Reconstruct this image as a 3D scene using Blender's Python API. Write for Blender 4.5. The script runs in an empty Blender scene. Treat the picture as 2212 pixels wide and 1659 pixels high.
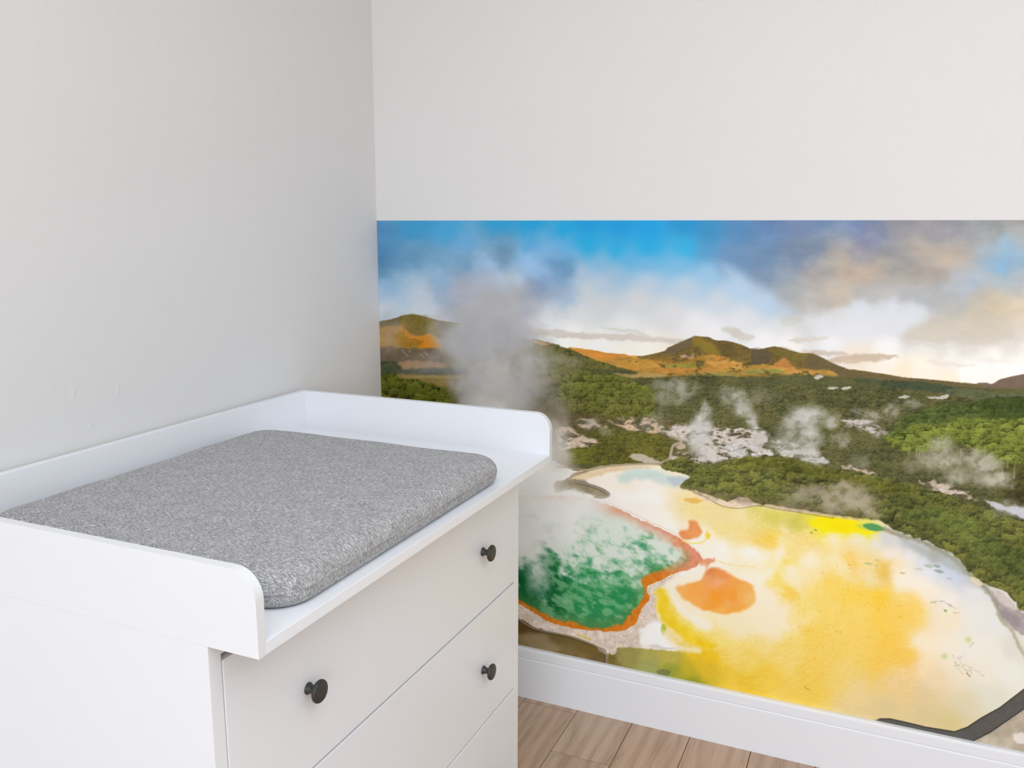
# A nursery corner: white dresser with a changing tray and a grey mat, a printed
# landscape mural on the wall, white baseboard and oak-look floor.
import bpy, bmesh, math, random
from mathutils import Matrix, Vector
# ------------------------------------------------------------------ the mural's print
# (numpy painting of the printed landscape; coordinates are print pixels)
import numpy as np

def _hash(ix, iy, seed):
    h = (ix.astype(np.int64) * 374761393 + iy.astype(np.int64) * 668265263 + seed * 1442695041) & 0xFFFFFFFF
    h = ((h ^ (h >> 13)) * 1274126177) & 0xFFFFFFFF
    h = h ^ (h >> 16)
    return ((h & 0xFFFFFF) / float(0xFFFFFF)).astype(np.float32)

def vnoise(x, y, seed):
    ix = np.floor(x); iy = np.floor(y)
    fx = (x - ix).astype(np.float32); fy = (y - iy).astype(np.float32)
    fx = fx * fx * (3 - 2 * fx); fy = fy * fy * (3 - 2 * fy)
    a = _hash(ix, iy, seed); b = _hash(ix + 1, iy, seed)
    c = _hash(ix, iy + 1, seed); d = _hash(ix + 1, iy + 1, seed)
    return (a + (b - a) * fx) * (1 - fy) + (c + (d - c) * fx) * fy

def fbm(x, y, scale, octv=4, seed=0, gain=.5):
    """0..1, mean .5"""
    x = x / scale; y = y / scale
    s = 0; amp = 1; tot = 0
    for o in range(octv):
        s = s + amp * vnoise(x, y, seed + o * 17)
        tot += amp; amp *= gain
        x, y = (x * .8 - y * .6) * 2.03 + 11.3, (x * .6 + y * .8) * 2.03 + 5.7
    return s / tot

def sstep(a, b, v):
    t = np.clip((v - a) / (b - a), 0, 1)
    return t * t * (3 - 2 * t)

def smooth_poly(pts, closed=True, n=3):
    """Catmull-Rom densify"""
    P = np.array(pts, float); N = len(P); out = []
    rng_ = range(N) if closed else range(N - 1)
    for i in rng_:
        if closed: p0, p1, p2, p3 = P[i - 1], P[i], P[(i + 1) % N], P[(i + 2) % N]
        else: p0, p1, p2, p3 = P[max(i - 1, 0)], P[i], P[i + 1], P[min(i + 2, N - 1)]
        for k in range(n):
            t = k / n
            out.append(.5 * (2 * p1 + (p2 - p0) * t + (2 * p0 - 5 * p1 + 4 * p2 - p3) * t * t + (3 * p1 - p0 - 3 * p2 + p3) * t ** 3))
    if not closed: out.append(P[-1])
    return np.array(out)

class Canvas:
    def __init__(s, U, V):
        s.U = U.ravel().astype(np.float32); s.V = V.ravel().astype(np.float32)
        s.rgb = np.zeros((s.U.size, 3), np.float32)
    def box(s, u0, u1, v0, v1):
        return np.nonzero((s.U > u0) & (s.U < u1) & (s.V > v0) & (s.V < v1))[0]
    def sd(s, pts, idx, x, y, closed=True):
        """distance to the outline, negative inside"""
        P = np.array(pts, np.float32); N = len(P)
        d2 = np.full(x.shape, 1e12, np.float32); ins = np.zeros(x.shape, bool)
        for i in range(N if closed else N - 1):
            ax, ay = P[i]; bx, by = P[(i + 1) % N]
            ex, ey = bx - ax, by - ay; L = ex * ex + ey * ey + 1e-9
            t = np.clip(((x - ax) * ex + (y - ay) * ey) / L, 0, 1)
            dx = x - ax - t * ex; dy = y - ay - t * ey
            d2 = np.minimum(d2, dx * dx + dy * dy)
            if closed:
                c = (ay > y) != (by > y)
                if abs(ey) > 1e-9: ins ^= c & (x < (y - ay) / ey * ex + ax)
        d = np.sqrt(d2)
        return np.where(ins, -d, d) if closed else d
    def poly(s, pts, soft=2, rough=0, rs=12, seed=1, smooth=True, pad=0, ro=3):
        """(idx, mask 0..1, signed distance) of a soft rough polygon"""
        if smooth: pts = smooth_poly(pts)
        P = np.array(pts); m = soft + rough + 4 + pad
        idx = s.box(P[:, 0].min() - m, P[:, 0].max() + m, P[:, 1].min() - m, P[:, 1].max() + m)
        x, y = s.U[idx], s.V[idx]
        if rough:
            wx = x + (fbm(x, y, rs, ro, seed) - .5) * 2 * rough
            wy = y + (fbm(x, y, rs, ro, seed + 71) - .5) * 2 * rough
        else: wx, wy = x, y
        d = s.sd(P, idx, wx, wy)
        return idx, sstep(soft, -soft, d), d
    def mix(s, idx, m, col):
        m = np.asarray(m, np.float32)[:, None]
        s.rgb[idx] = s.rgb[idx] * (1 - m) + np.asarray(col, np.float32) * m
    def fill(s, pts, col, soft=2, rough=0, rs=12, seed=1, op=1., smooth=True, var=0, vs=10, vstretch=1., grain=0):
        idx, m, d = s.poly(pts, soft, rough, rs, seed, smooth)
        c = np.asarray(col, np.float32)
        if var:
            n = fbm(s.U[idx] / vstretch, s.V[idx], vs, 4, seed + 5)[:, None] - .5
            c = c + n * 2 * np.asarray(var, np.float32)
        s.mix(idx, m * op, c)
    def line(s, pts, w, col, soft=1., op=1., rough=0, rs=8, seed=3, smooth=True):
        if smooth: pts = smooth_poly(pts, False, 4)
        P = np.array(pts); m = w + soft + rough + 3
        idx = s.box(P[:, 0].min() - m, P[:, 0].max() + m, P[:, 1].min() - m, P[:, 1].max() + m)
        x, y = s.U[idx], s.V[idx]
        if rough:
            x, y = x + (fbm(x, y, rs, 2, seed) - .5) * 2 * rough, y + (fbm(x, y, rs, 2, seed + 9) - .5) * 2 * rough
        d = s.sd(P, idx, x, y, False)
        s.mix(idx, sstep(w / 2 + soft, w / 2 - soft, d) * op, col)
    def field(s, pts, idx, x, y, s0=10, pw=2.2, step=6, blur=0):
        """Shepard blend of colour points, evaluated at x, y through a coarse lattice"""
        P = np.array(pts, np.float32)
        u0, v0 = x.min() - step, y.min() - step
        nu = int((x.max() - u0) / step) + 3; nv = int((y.max() - v0) / step) + 3
        gu, gv = np.meshgrid(u0 + np.arange(nu) * step, v0 + np.arange(nv) * step)
        gu = gu.ravel(); gv = gv.ravel(); num = np.zeros((gu.size, 3)); den = np.zeros(gu.size)
        for u, v, r, g, b in P:
            w = 1 / ((gu - u) ** 2 + (gv - v) ** 2 + s0 * s0) ** pw
            num += w[:, None] * np.array([r, g, b]); den += w
        G = (num / den[:, None]).reshape(nv, nu, 3).astype(np.float32)
        for _ in range(blur):
            Q = np.pad(G, ((1, 1), (1, 1), (0, 0)), 'edge')
            G = (Q[:-2, 1:-1] + Q[2:, 1:-1] + Q[1:-1, :-2] + Q[1:-1, 2:] + 2 * G) / 6
        fx = (x - u0) / step; fy = (y - v0) / step
        ix = np.clip(fx.astype(int), 0, nu - 2); iy = np.clip(fy.astype(int), 0, nv - 2)
        fx = (fx - ix)[:, None]; fy = (fy - iy)[:, None]
        return (G[iy, ix] * (1 - fx) + G[iy, ix + 1] * fx) * (1 - fy) + (G[iy + 1, ix] * (1 - fx) + G[iy + 1, ix + 1] * fx) * fy
    def crowns(s, x, y, size, seed, squash=.8):
        """clumped foliage: (light 0..1, per-crown random)"""
        x = x + (fbm(x, y, size * .5, 3, seed + 3) - .5) * size * .9
        y = y + (fbm(x, y, size * .5, 3, seed + 4) - .5) * size * .9
        gx = x / size; gy = y / (size * squash)
        ix = np.floor(gx); iy = np.floor(gy)
        best = np.full(x.shape, 9., np.float32); oy = np.zeros(x.shape, np.float32); rid = np.zeros(x.shape, np.float32)
        for a in (-1, 0, 1):
            for b in (-1, 0, 1):
                cx = ix + a; cy = iy + b
                px = cx + .15 + .7 * _hash(cx, cy, seed); py = cy + .15 + .7 * _hash(cx, cy, seed + 1)
                dx = gx - px; dy = gy - py
                # crowns lower in the print stand in front
                d = dx * dx + dy * dy - .22 * py + .22 * gy
                w = d < best
                best = np.where(w, d, best); oy = np.where(w, dy + .35 * dx, oy); rid = np.where(w, _hash(cx, cy, seed + 2), rid)
        light = np.clip(.62 - .75 * oy - .45 * np.maximum(best, 0), 0, 1)
        return light.astype(np.float32), rid
    def forest(s, pts, dark, mid, lit, size=14, soft=2, rough=5, rs=None, seed=1, op=1., squash=.8, fine=.5, smooth=True, patch=.35, far=None):
        idx, m, d = s.poly(pts, soft, rough, rs or size, seed, smooth)
        x, y = s.U[idx], s.V[idx]
        l1, r1 = s.crowns(x, y, size, seed + 11, squash)
        l1b, r1b = s.crowns(x, y, size * 1.5, seed + 17, squash)
        l1 = np.maximum(l1, l1b - .10) * .75 + .25 * l1b; r1 = .5 * r1 + .5 * r1b
        l2, r2 = s.crowns(x, y, size * .42, seed + 29, squash)
        big = fbm(x, y, size * 4.5, 3, seed + 31)
        v = .475 + .85 * (l1 - .58) + .36 * (l2 - .55) + .34 * (fbm(x, y, 3.4, 3, seed + 8) - .5) * fine * 2 + .30 * (r1 - .5) + patch * 2 * (big - .5)
        v = np.clip(v, 0, 1)[:, None]
        D, M, L = [np.asarray(c, np.float32) for c in (dark, mid, lit)]
        c = np.where(v < .5, D + (M - D) * v * 2, M + (L - M) * (v * 2 - 1))
        c = c + ((r2 - .5) * 14)[:, None] * np.array([1, .6, .2], np.float32)
        s.mix(idx, m * op, c)
    def steam(s, blobs, col, op=.9, seed=1, scale=40, lo=.25, hi=.75, shade=14, edge=.55, gain=1.3):
        """soft puffs; blobs = (u, v, ru, rv, a)"""
        B = np.array(blobs, np.float32)
        idx = s.box((B[:, 0] - B[:, 2] * 1.6).min(), (B[:, 0] + B[:, 2] * 1.6).max(), (B[:, 1] - B[:, 3] * 1.6).min(), (B[:, 1] + B[:, 3] * 1.6).max())
        x, y = s.U[idx], s.V[idx]
        wx = x + (fbm(x, y, scale, 4, seed) - .5) * scale * 1.3
        wy = y + (fbm(x, y, scale, 4, seed + 40) - .5) * scale * 1.3
        a = np.zeros(x.shape, np.float32)
        for u, v, ru, rv, al in B:
            r = np.sqrt(((wx - u) / ru) ** 2 + ((wy - v) / rv) ** 2)
            a = 1 - (1 - a) * (1 - min(al * gain, .98) * sstep(1.25, .15, r))
        n = fbm(x + 90, y * 1.1, scale * .7, 5, seed + 60, .55)
        a = a * (edge + (1 - edge) * sstep(lo, hi, n)) * op
        c = np.asarray(col, np.float32) + ((fbm(x, y, scale * .8, 4, seed + 90) - .5) * 2 * shade)[:, None]
        s.mix(idx, np.clip(a, 0, 1), c)

SKY = """815 482 90 148 194;822 545 84 136 180;822 588 104 150 184;860 515 88 150 195;900 490 66 155 205;900 540 108 158 194;960 500 74 165 216;960 560 118 165 200;1000 530 108 172 216
1080 490 52 160 215;1080 520 100 155 192;1085 548 116 152 182;1150 488 40 160 214;1150 520 95 170 218;1190 520 100 172 220;1220 500 38 166 220;1270 482 38 156 220;1270 530 42 170 222;1230 540 108 178 225
1340 485 38 156 220;1400 495 40 162 226;1330 540 50 172 224;1400 535 44 172 226;1480 482 48 150 208;1480 540 58 178 228;1530 500 66 146 196;1525 545 90 158 205;1600 495 92 142 190;1660 495 108 140 182
1720 490 118 138 172;1720 560 124 142 168;1600 560 112 146 184;1570 560 112 150 190;1650 600 128 148 174;1640 560 115 145 178;1700 600 145 158 174;1740 620 168 170 172;1700 640 165 170 174;1720 665 180 178 174
1300 565 132 184 220;1400 570 120 184 226;1350 560 100 180 225;1470 570 125 188 228;1530 590 158 200 232;1590 625 176 208 234;1650 655 186 212 234;1300 610 182 202 220;1400 610 188 206 224;1330 590 160 192 220;1480 620 190 209 226
1560 650 206 216 226;1620 680 220 224 230;1300 660 208 211 216;1380 650 212 214 217;1450 680 220 221 224;1600 700 228 229 232;1690 700 222 224 226;1350 710 232 232 234;1500 705 234 234 237;1650 740 241 241 243;1540 720 237 237 240
1300 745 241 240 237;1400 752 244 240 230;1450 770 242 230 212;1350 765 244 238 226;1220 745 246 246 242;1250 750 246 242 234
830 610 148 188 220;830 640 168 196 222;860 625 150 188 218;850 665 195 208 222;880 640 176 200 222;905 640 196 208 222;920 665 206 213 220;840 690 190 202 214;900 685 204 212 218;930 690 208 214 218;825 670 215 216 220
945 640 160 182 206;960 600 150 185 216;1000 580 124 165 198;1050 575 152 190 222;1080 605 180 205 228;1050 600 178 190 212;1120 610 184 206 230;1150 640 164 174 194;1170 615 124 150 184;1215 575 112 156 194;1150 560 156 196 232;1190 545 128 180 222
1195 635 150 166 190;1165 595 152 190 228;1225 640 165 190 216;1250 590 172 196 218;1260 630 202 210 216;1260 680 220 222 224;1200 672 206 212 220;1190 700 228 230 232;1230 715 240 240 240;1160 715 226 227 228;1150 690 206 208 214
1040 640 184 190 205;1100 660 180 182 194;980 660 164 170 186;1010 655 178 180 192;1040 690 178 178 182;1100 700 178 177 180;970 690 190 196 204;1000 625 178 182 196;1130 665 166 172 190
1760 485 114 140 176;1850 485 120 140 176;1900 500 134 144 170;1950 490 150 150 158;1870 520 142 146 172;2050 488 150 150 158;2150 485 150 150 150;2200 490 160 160 158;2000 510 150 150 156;1920 530 152 152 158;2100 510 156 158 160
1760 530 130 146 168;1800 560 168 165 162;1830 575 186 173 158;1840 605 192 174 158;1880 590 186 170 156;1935 570 158 158 158;1910 580 168 162 154;1950 555 160 158 156;2000 540 182 172 160;2040 560 190 176 160;2080 560 186 176 166;2020 590 174 167 160;1975 585 170 162 154;1960 600 178 172 166
2120 530 166 178 188;2160 560 150 182 206;2180 530 148 180 204;2165 575 138 186 224;2140 545 160 178 192;2200 560 150 180 202;2200 600 176 184 190;2150 605 178 188 194;2090 610 172 186 204;2060 620 182 188 196;2195 510 178 180 180
1760 600 172 166 162;1760 640 184 178 172;1800 650 192 182 170;1825 645 196 184 168;1850 635 178 176 172;1900 640 182 182 182;1950 640 182 184 186;2000 645 180 183 187;2050 650 176 178 180;2100 650 190 184 174;2150 650 206 192 170;2180 675 214 200 176;2205 665 218 202 178;2150 690 208 197 176;2100 690 202 192 172;2050 690 190 186 178;2205 690 222 212 196;2020 660 178 181 182
1850 676 214 222 232;1920 672 212 221 233;1980 680 214 220 230;1900 695 224 225 230;1850 720 233 233 236;1780 695 226 227 231;1920 745 243 243 244;1800 735 240 240 242;1700 745 244 243 242;1740 680 212 214 216;1760 668 190 188 184;1960 700 226 226 230
1985 718 200 196 188;2020 715 204 197 184;2100 720 210 204 194;2190 715 214 208 200;2100 738 220 216 210;2190 745 228 223 216;2040 735 214 210 204;2000 745 236 233 230;2060 765 244 241 238;2150 772 250 248 244;2000 790 250 243 230;1900 790 246 238 224;1950 808 248 234 208;2100 800 252 250 246;2050 818 250 238 216;2200 800 253 252 250;1850 775 242 228 208;1920 775 250 246 240;2205 770 250 247 242
2400 500 150 160 172;2400 600 190 186 180;2400 700 220 212 200;2400 790 253 251 247;2800 520 130 152 186;2800 680 214 210 204;2800 790 252 248 240;3300 560 120 150 190;3300 780 250 244 232"""
TER = """1450 1090 250 236 208;1430 1110 253 246 236;1480 1095 246 228 165;1350 1050 250 240 225;1400 1070 252 246 238;1330 1080 252 244 236;1500 1110 248 226 152;1560 1105 246 225 166;1600 1112 248 230 180;1640 1095 226 216 122;1640 1125 238 222 142;1580 1090 236 222 142;1680 1120 216 208 96;1720 1135 210 200 92;1690 1100 232 220 130;1760 1120 236 226 62;1800 1130 250 232 20;1840 1145 248 228 20;1790 1142 248 236 30;1870 1152 238 230 60
1600 1150 248 226 150;1640 1167 248 214 110;1560 1145 248 226 152;1660 1172 250 210 84;1700 1152 246 228 165;1740 1172 248 222 142;1800 1168 248 236 206;1850 1162 238 233 226;1880 1168 232 230 228;1700 1190 250 228 152;1790 1190 248 222 142;1850 1182 246 224 168;1600 1135 247 226 158
1520 1160 253 245 226;1480 1180 253 248 240;1560 1180 253 248 240;1620 1192 253 250 246;1400 1100 252 246 240;1440 1140 253 248 240;1390 1090 252 242 232;1550 1200 253 247 238;1490 1130 252 236 212
1600 1217 252 240 206;1650 1217 252 236 180;1697 1217 250 225 120;1560 1215 253 246 232;1680 1195 252 244 226;1640 1205 253 246 232
1750 1212 252 240 212;1800 1205 250 235 190;1840 1212 250 210 112;1880 1217 248 222 150;1905 1232 236 192 84;1885 1240 244 226 178;1820 1225 250 232 180
1700 1240 252 242 222;1650 1240 252 246 235;1620 1257 252 244 226;1678 1250 250 226 112;1750 1250 252 232 180;1720 1260 252 238 200
1705 1275 248 210 84;1660 1300 252 240 216;1640 1270 252 242 222;1680 1320 252 238 208;1740 1290 252 226 140;1730 1310 251 224 130;1715 1335 250 226 150
1560 1345 253 238 202;1600 1362 252 236 202;1700 1345 252 238 208;1640 1345 252 238 206;1660 1365 252 238 206;1500 1352 252 240 202;1540 1372 250 228 142;1600 1400 250 222 126;1650 1388 248 222 142;1700 1388 248 220 120;1500 1325 252 240 212
1560 1440 248 214 94;1520 1420 245 204 44;1540 1440 240 192 36;1490 1435 222 190 54;1620 1420 248 218 112;1700 1420 248 218 122;1800 1340 250 218 114;1780 1300 252 220 118;1760 1270 252 222 124;1800 1262 252 216 102;1850 1282 252 214 88;1900 1292 252 209 72;1860 1330 252 217 112;1900 1340 252 211 88;1950 1320 250 210 98;1980 1312 250 215 120;1920 1390 250 205 86;1950 1420 248 205 92;1900 1430 247 206 92;1880 1395 248 212 104;1800 1400 248 214 108;1760 1370 248 212 96;1760 1440 248 211 98;1820 1472 244 214 122;1850 1505 240 216 154;1750 1482 244 209 90;1650 1460 246 208 76;1600 1480 240 200 60
1950 1482 240 210 150;2000 1500 230 208 160;1900 1540 228 206 152;2000 1545 224 204 152;2050 1562 220 204 148;2080 1522 226 215 182;2130 1502 228 226 208;1960 1450 246 214 150;1850 1545 230 206 150;2020 1470 240 218 178
2000 1400 250 236 208;2050 1400 246 236 218;2100 1400 240 236 226;2150 1420 238 236 224;2000 1440 248 226 186;2060 1450 242 230 206;2120 1450 240 233 217;2150 1350 232 232 229;2100 1330 236 234 227;2050 1340 246 232 205;2050 1290 243 237 228;2000 1282 248 239 220;1990 1262 250 240 226;1950 1250 250 241 224;1940 1222 248 232 194;1920 1195 244 234 220;1960 1205 236 233 232;2000 1212 222 226 235;2050 1232 205 214 230;2065 1252 207 214 231;2010 1240 230 232 237;2100 1275 231 231 232;2000 1188 192 196 197;2030 1200 172 174 168;1960 1175 204 206 210;1920 1168 214 214 214;2080 1230 188 194 196;2110 1250 190 190 186;2040 1215 200 208 216;2180 1450 238 236 226;2190 1400 226 222 212
1180 1000 232 229 224;1100 960 206 202 194;1000 1000 214 212 206;900 1050 222 220 214;800 1000 200 198 190;900 1200 214 214 206;1060 1100 226 225 220;1200 1050 240 238 234
2400 1500 236 230 216;2400 1420 230 224 210;2600 1500 226 214 190"""
def _pts(t): return [[float(q) for q in p.split()] for p in t.replace('\n', ';').split(';') if p.strip()]

def paint(U, V):
    shp = U.shape; c = Canvas(U, V); ALL = np.arange(c.U.size)
    # ---- sky
    i = c.box(-1e5, 1e5, -1e5, 850); x, y = c.U[i], c.V[i]
    calm = sstep(1225, 1290, x) * sstep(1720, 1600, x + (y - 560) * -.6) * .85
    wx = x + (fbm(x, y, 52, 5, 5, .6) - .5) * 52 * (1 - calm); wy = y + (fbm(x, y, 52, 5, 6, .6) - .5) * 40 * (1 - calm)
    c.rgb[i] = c.field(_pts(SKY), i, wx, wy, 10, 2.0, 6, 5)
    # wisps in the clouds
    n = fbm(x * .8, y * 1.5, 34, 5, 9, .55) - .5
    sat = np.abs(c.rgb[i][:, 0] - c.rgb[i][:, 2])
    k = sstep(245, 150, c.rgb[i].mean(1)) * sstep(150, 60, sat)
    c.rgb[i] += (n * 30 * k * (1 - .8 * calm))[:, None] * np.array([1.05, 1, .9], np.float32)
    c.fill([(1560, 572), (1600, 592), (1665, 636), (1722, 676), (1700, 690), (1645, 676), (1590, 630)], (186, 209, 230), 16, 8, 30, 2, .6)
    # bright sky under the right-hand clouds
    c.fill([(1735, 690), (1790, 674), (1850, 664), (1930, 656), (1985, 664), (2008, 676), (2002, 690), (1965, 708), (1935, 722), (1900, 735), (1820, 735), (1750, 720)], (222, 226, 232), 14, 9, 30, 4, .55)
    c.fill([(1944, 722), (1990, 702), (2060, 690), (2140, 680), (2180, 700), (2190, 730), (2120, 745), (2030, 742), (1975, 733)], (206, 198, 184), 9, 8, 26, 8, .55, var=(14, 13, 10), vs=26, vstretch=2.4)
    for P, col, o in (([(1120, 716), (1190, 712), (1260, 719), (1400, 725), (1480, 735), (1470, 743), (1380, 738), (1260, 731), (1140, 723)], (208, 200, 190), .85),
                      ([(1298, 706), (1345, 709), (1405, 722), (1390, 724), (1330, 714)], (214, 212, 206), .9),
                      ([(1556, 711), (1582, 707), (1606, 719), (1632, 729), (1610, 736), (1580, 724)], (208, 204, 196), .9),
                      ([(1688, 690), (1710, 682), (1735, 688), (1720, 704), (1692, 702)], (204, 205, 202), .8),
                      ([(1704, 735), (1740, 728), (1792, 730), (1760, 738), (1720, 740)], (218, 212, 204), .9),
                      ([(1735, 757), (1800, 760), (1838, 766), (1790, 769), (1740, 764)], (206, 190, 176), .8),
                      ([(1790, 777), (1850, 766), (1898, 764), (1944, 770), (1905, 777), (1850, 784), (1800, 785)], (202, 182, 160), .85),
                      ([(1960, 735), (2040, 742), (2080, 748), (2020, 752), (1975, 745)], (222, 218, 212), .7),
                      ([(2000, 778), (2060, 783), (2110, 790), (2030, 790)], (236, 226, 212), .7),
                      ([(2090, 778), (2160, 775), (2200, 783), (2130, 784)], (240, 236, 230), .7)):
        c.fill(P, col, 3.5, 5, 14, 3, o, var=(8, 8, 8), vs=10, vstretch=3)
    # ---- ground base
    G = [(700, 800), (1240, 790), (1440, 775), (1800, 802), (2050, 836), (2212, 830), (2500, 800), (3000, 800), (4500, 790), (4500, 2600), (700, 2600)]
    c.fill(G, (92, 92, 56), 2, 0, smooth=False)
    # far right hill
    c.fill([(2108, 830), (2128, 826), (2142, 829), (2160, 820), (2190, 812), (2260, 800), (2400, 770), (2600, 790), (2900, 820), (2900, 860), (2108, 850)], (122, 103, 88), 1.5, 1, var=(7, 6, 5), vs=14)
    # orange hillside behind
    c.fill([(1225, 757), (1240, 752), (1262, 753), (1300, 760), (1345, 765), (1375, 769), (1440, 770), (1500, 780), (1640, 790), (1800, 800), (1800, 830), (1220, 830)], (206, 145, 66), 1.2, 1.5, 10, 4, var=(20, 22, 14), vs=12, vstretch=3)
    # main mountains
    MT = [(1375, 770), (1400, 767), (1437, 758), (1441, 752), (1468, 740), (1488, 731), (1502, 726), (1530, 728), (1546, 735), (1572, 736), (1600, 744), (1618, 752), (1640, 755), (1660, 750), (1674, 748), (1692, 752), (1712, 758), (1732, 763), (1752, 763), (1768, 769), (1800, 785), (1830, 797), (1865, 801), (1912, 808), (1950, 815), (2000, 819), (2060, 825), (2112, 830), (2130, 850), (1500, 850), (1400, 790)]
    c.forest(MT, (86, 74, 42), (116, 98, 56), (140, 118, 58), 7, 1, .8, 6, 21, smooth=False, patch=.5)
    c.fill([(1437, 758), (1470, 740), (1490, 731), (1503, 727), (1495, 742), (1470, 757), (1440, 766)], (108, 94, 76), 4, 3, 10, 5, .8)
    c.fill([(1500, 730), (1520, 732), (1545, 745), (1560, 765), (1540, 766), (1515, 752), (1495, 745)], (146, 126, 48), 6, 5, 12, 6, .7)
    c.fill([(1548, 740), (1575, 745), (1600, 770), (1570, 772), (1552, 760)], (96, 80, 46), 6, 5, 12, 7, .55)
    c.fill([(1622, 756), (1655, 755), (1668, 770), (1650, 790), (1625, 785)], (92, 82, 66), 5, 4, 12, 8, .75)
    c.fill([(1672, 750), (1700, 754), (1730, 764), (1745, 785), (1710, 780), (1672, 766)], (120, 108, 56), 5, 3, 12, 9, .6)
    c.fill([(1750, 764), (1775, 773), (1830, 798), (1920, 812), (2010, 822), (2112, 832), (2100, 840), (1900, 826), (1820, 815), (1740, 795)], (106, 94, 68), 4, 2, 12, 9, .75)
    c.fill([(1468, 768), (1480, 766), (1488, 773), (1500, 764), (1496, 775), (1478, 775)], (196, 160, 140), 2, 3, 6, 9, .9)
    # orange and green fields in front of the mountain
    c.fill([(1290, 790), (1330, 772), (1400, 776), (1460, 778), (1530, 768), (1560, 770), (1600, 783), (1650, 788), (1720, 797), (1790, 800), (1800, 820), (1600, 818), (1380, 822)], (182, 140, 66), 3, 4, 14, 12, .96, var=(34, 30, 16), vs=9, vstretch=3.4)
    for P, col in (([(1538, 767), (1560, 771), (1572, 778), (1556, 778)], (214, 142, 64)), ([(1668, 792), (1694, 773), (1706, 785), (1718, 797), (1690, 797)], (206, 140, 76)),
                   ([(1400, 776), (1470, 772), (1540, 784), (1480, 790), (1420, 785)], (150, 112, 52)), ([(1440, 787), (1500, 783), (1520, 795), (1450, 797)], (146, 140, 62)),
                   ([(1520, 780), (1590, 782), (1620, 792), (1560, 797)], (206, 152, 76)), ([(1610, 800), (1680, 797), (1690, 806), (1620, 808)], (132, 138, 70)),
                   ([(1420, 796), (1520, 796), (1560, 802), (1440, 806)], (196, 134, 66)), ([(1700, 800), (1790, 802), (1800, 812), (1720, 814)], (192, 146, 76)),
                   ([(1240, 755), (1290, 760), (1330, 775), (1290, 772)], (216, 142, 62)), ([(1330, 780), (1400, 778), (1440, 788), (1370, 800)], (196, 148, 66)),
                   ([(1480, 808), (1560, 802), (1600, 812), (1520, 820)], (150, 140, 74))):
        c.fill(P, col, 3, 3, 9, 14, .8, var=(14, 12, 8), vs=8, vstretch=3)
    i6, m6, d6 = c.poly([(1300, 790), (1420, 774), (1540, 772), (1660, 786), (1790, 800), (1810, 818), (1600, 818), (1380, 820)], 5, 3, 12, 160)
    xx, yy = c.U[i6], c.V[i6]
    b6 = sstep(.56, .62, fbm(xx / 1.9, yy * 1.15, 6.5, 3, 161)) * sstep(.40, .58, fbm(xx / 2.2, yy * 1.3, 22, 2, 162))
    c.mix(i6, m6 * b6 * .8, (92, 84, 46))
    c.rgb[i6] += ((fbm(xx / 2, yy, 4, 3, 163) - .5) * 34 * m6)[:, None]
    # left hill
    LH = [(700, 690), (822, 694), (850, 688), (872, 681), (890, 679), (905, 681), (930, 688), (960, 694), (1000, 699), (1040, 706), (1080, 716), (1110, 724), (1150, 735), (1172, 738), (1200, 744), (1230, 760), (1240, 830), (700, 850)]
    c.fill(LH, (116, 104, 72), 1.2, 1, 6, 3, smooth=False, var=(10, 9, 7), vs=16)
    c.forest([(860, 690), (885, 680), (910, 682), (935, 690), (948, 715), (940, 728), (915, 724), (880, 722)], (92, 78, 28), (116, 98, 38), (136, 114, 46), 6, 4, 3, 8, 33, op=.85)
    c.fill([(780, 712), (819, 708), (862, 704), (878, 715), (900, 726), (930, 723), (948, 738), (952, 754), (905, 750), (860, 752), (780, 748)], (176, 132, 72), 5, 5, 14, 13, .9, var=(24, 22, 20), vs=16)
    c.fill([(864, 704), (876, 716), (900, 728), (930, 722), (948, 736), (952, 754), (926, 750), (905, 752), (895, 738), (868, 730)], (212, 132, 34), 4, 4, 14, 15, .92, var=(10, 8, 4), vs=10)
    c.forest([(858, 722), (872, 714), (880, 728), (900, 732), (915, 738), (905, 748), (880, 752), (862, 744), (854, 734)], (112, 84, 20), (146, 104, 26), (170, 122, 34), 9, 3, 4, 10, 35, op=.9)
    c.fill([(780, 750), (870, 752), (900, 755), (950, 757), (950, 785), (900, 788), (780, 782)], (108, 92, 74), 4, 5, 14, 16, .95, var=(12, 11, 9), vs=12)
    for a in range(9):
        uu = 868 + (a * 41) % 78; vv = 757 + (a * 23) % 14
        c.fill([(uu, vv), (uu + 1.6, vv - 1.5), (uu + 2.6, vv + 2), (uu + .6, vv + 2)], (202, 182, 156), .8, 1, 4, a, .75)
    c.fill([(855, 786), (880, 780), (920, 780), (960, 785), (950, 798), (900, 800), (862, 800)], (168, 130, 96), 3, 4, 10, 17, .9, var=(16, 14, 12), vs=7)
    c.forest([(700, 770), (826, 780), (850, 780), (866, 792), (868, 806), (850, 815), (700, 815)], (52, 58, 40), (72, 78, 56), (88, 92, 64), 9, 3, 3, 9, 37)
    c.fill([(864, 798), (920, 795), (1010, 797), (1010, 812), (940, 810), (868, 808)], (88, 90, 80), 3, 4, 10, 18, .95, var=(8, 8, 7), vs=9)
    c.fill([(856, 807), (900, 810), (960, 811), (1010, 812), (1010, 850), (960, 840), (880, 826)], (142, 118, 68), 3, 3, 12, 19, .95, var=(16, 12, 8), vs=16, vstretch=3)
    c.fill([(870, 812), (930, 811), (1000, 813), (990, 818), (900, 817)], (160, 142, 84), 2, 2, 9, 20, .8)
    c.forest([(700, 800), (822, 808), (850, 806), (868, 818), (905, 822), (940, 832), (985, 842), (1000, 860), (1010, 900), (700, 900)], (36, 38, 10), (80, 86, 20), (120, 122, 40), 14, 3, 5, 10, 39, patch=.15, squash=1.0)
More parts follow.
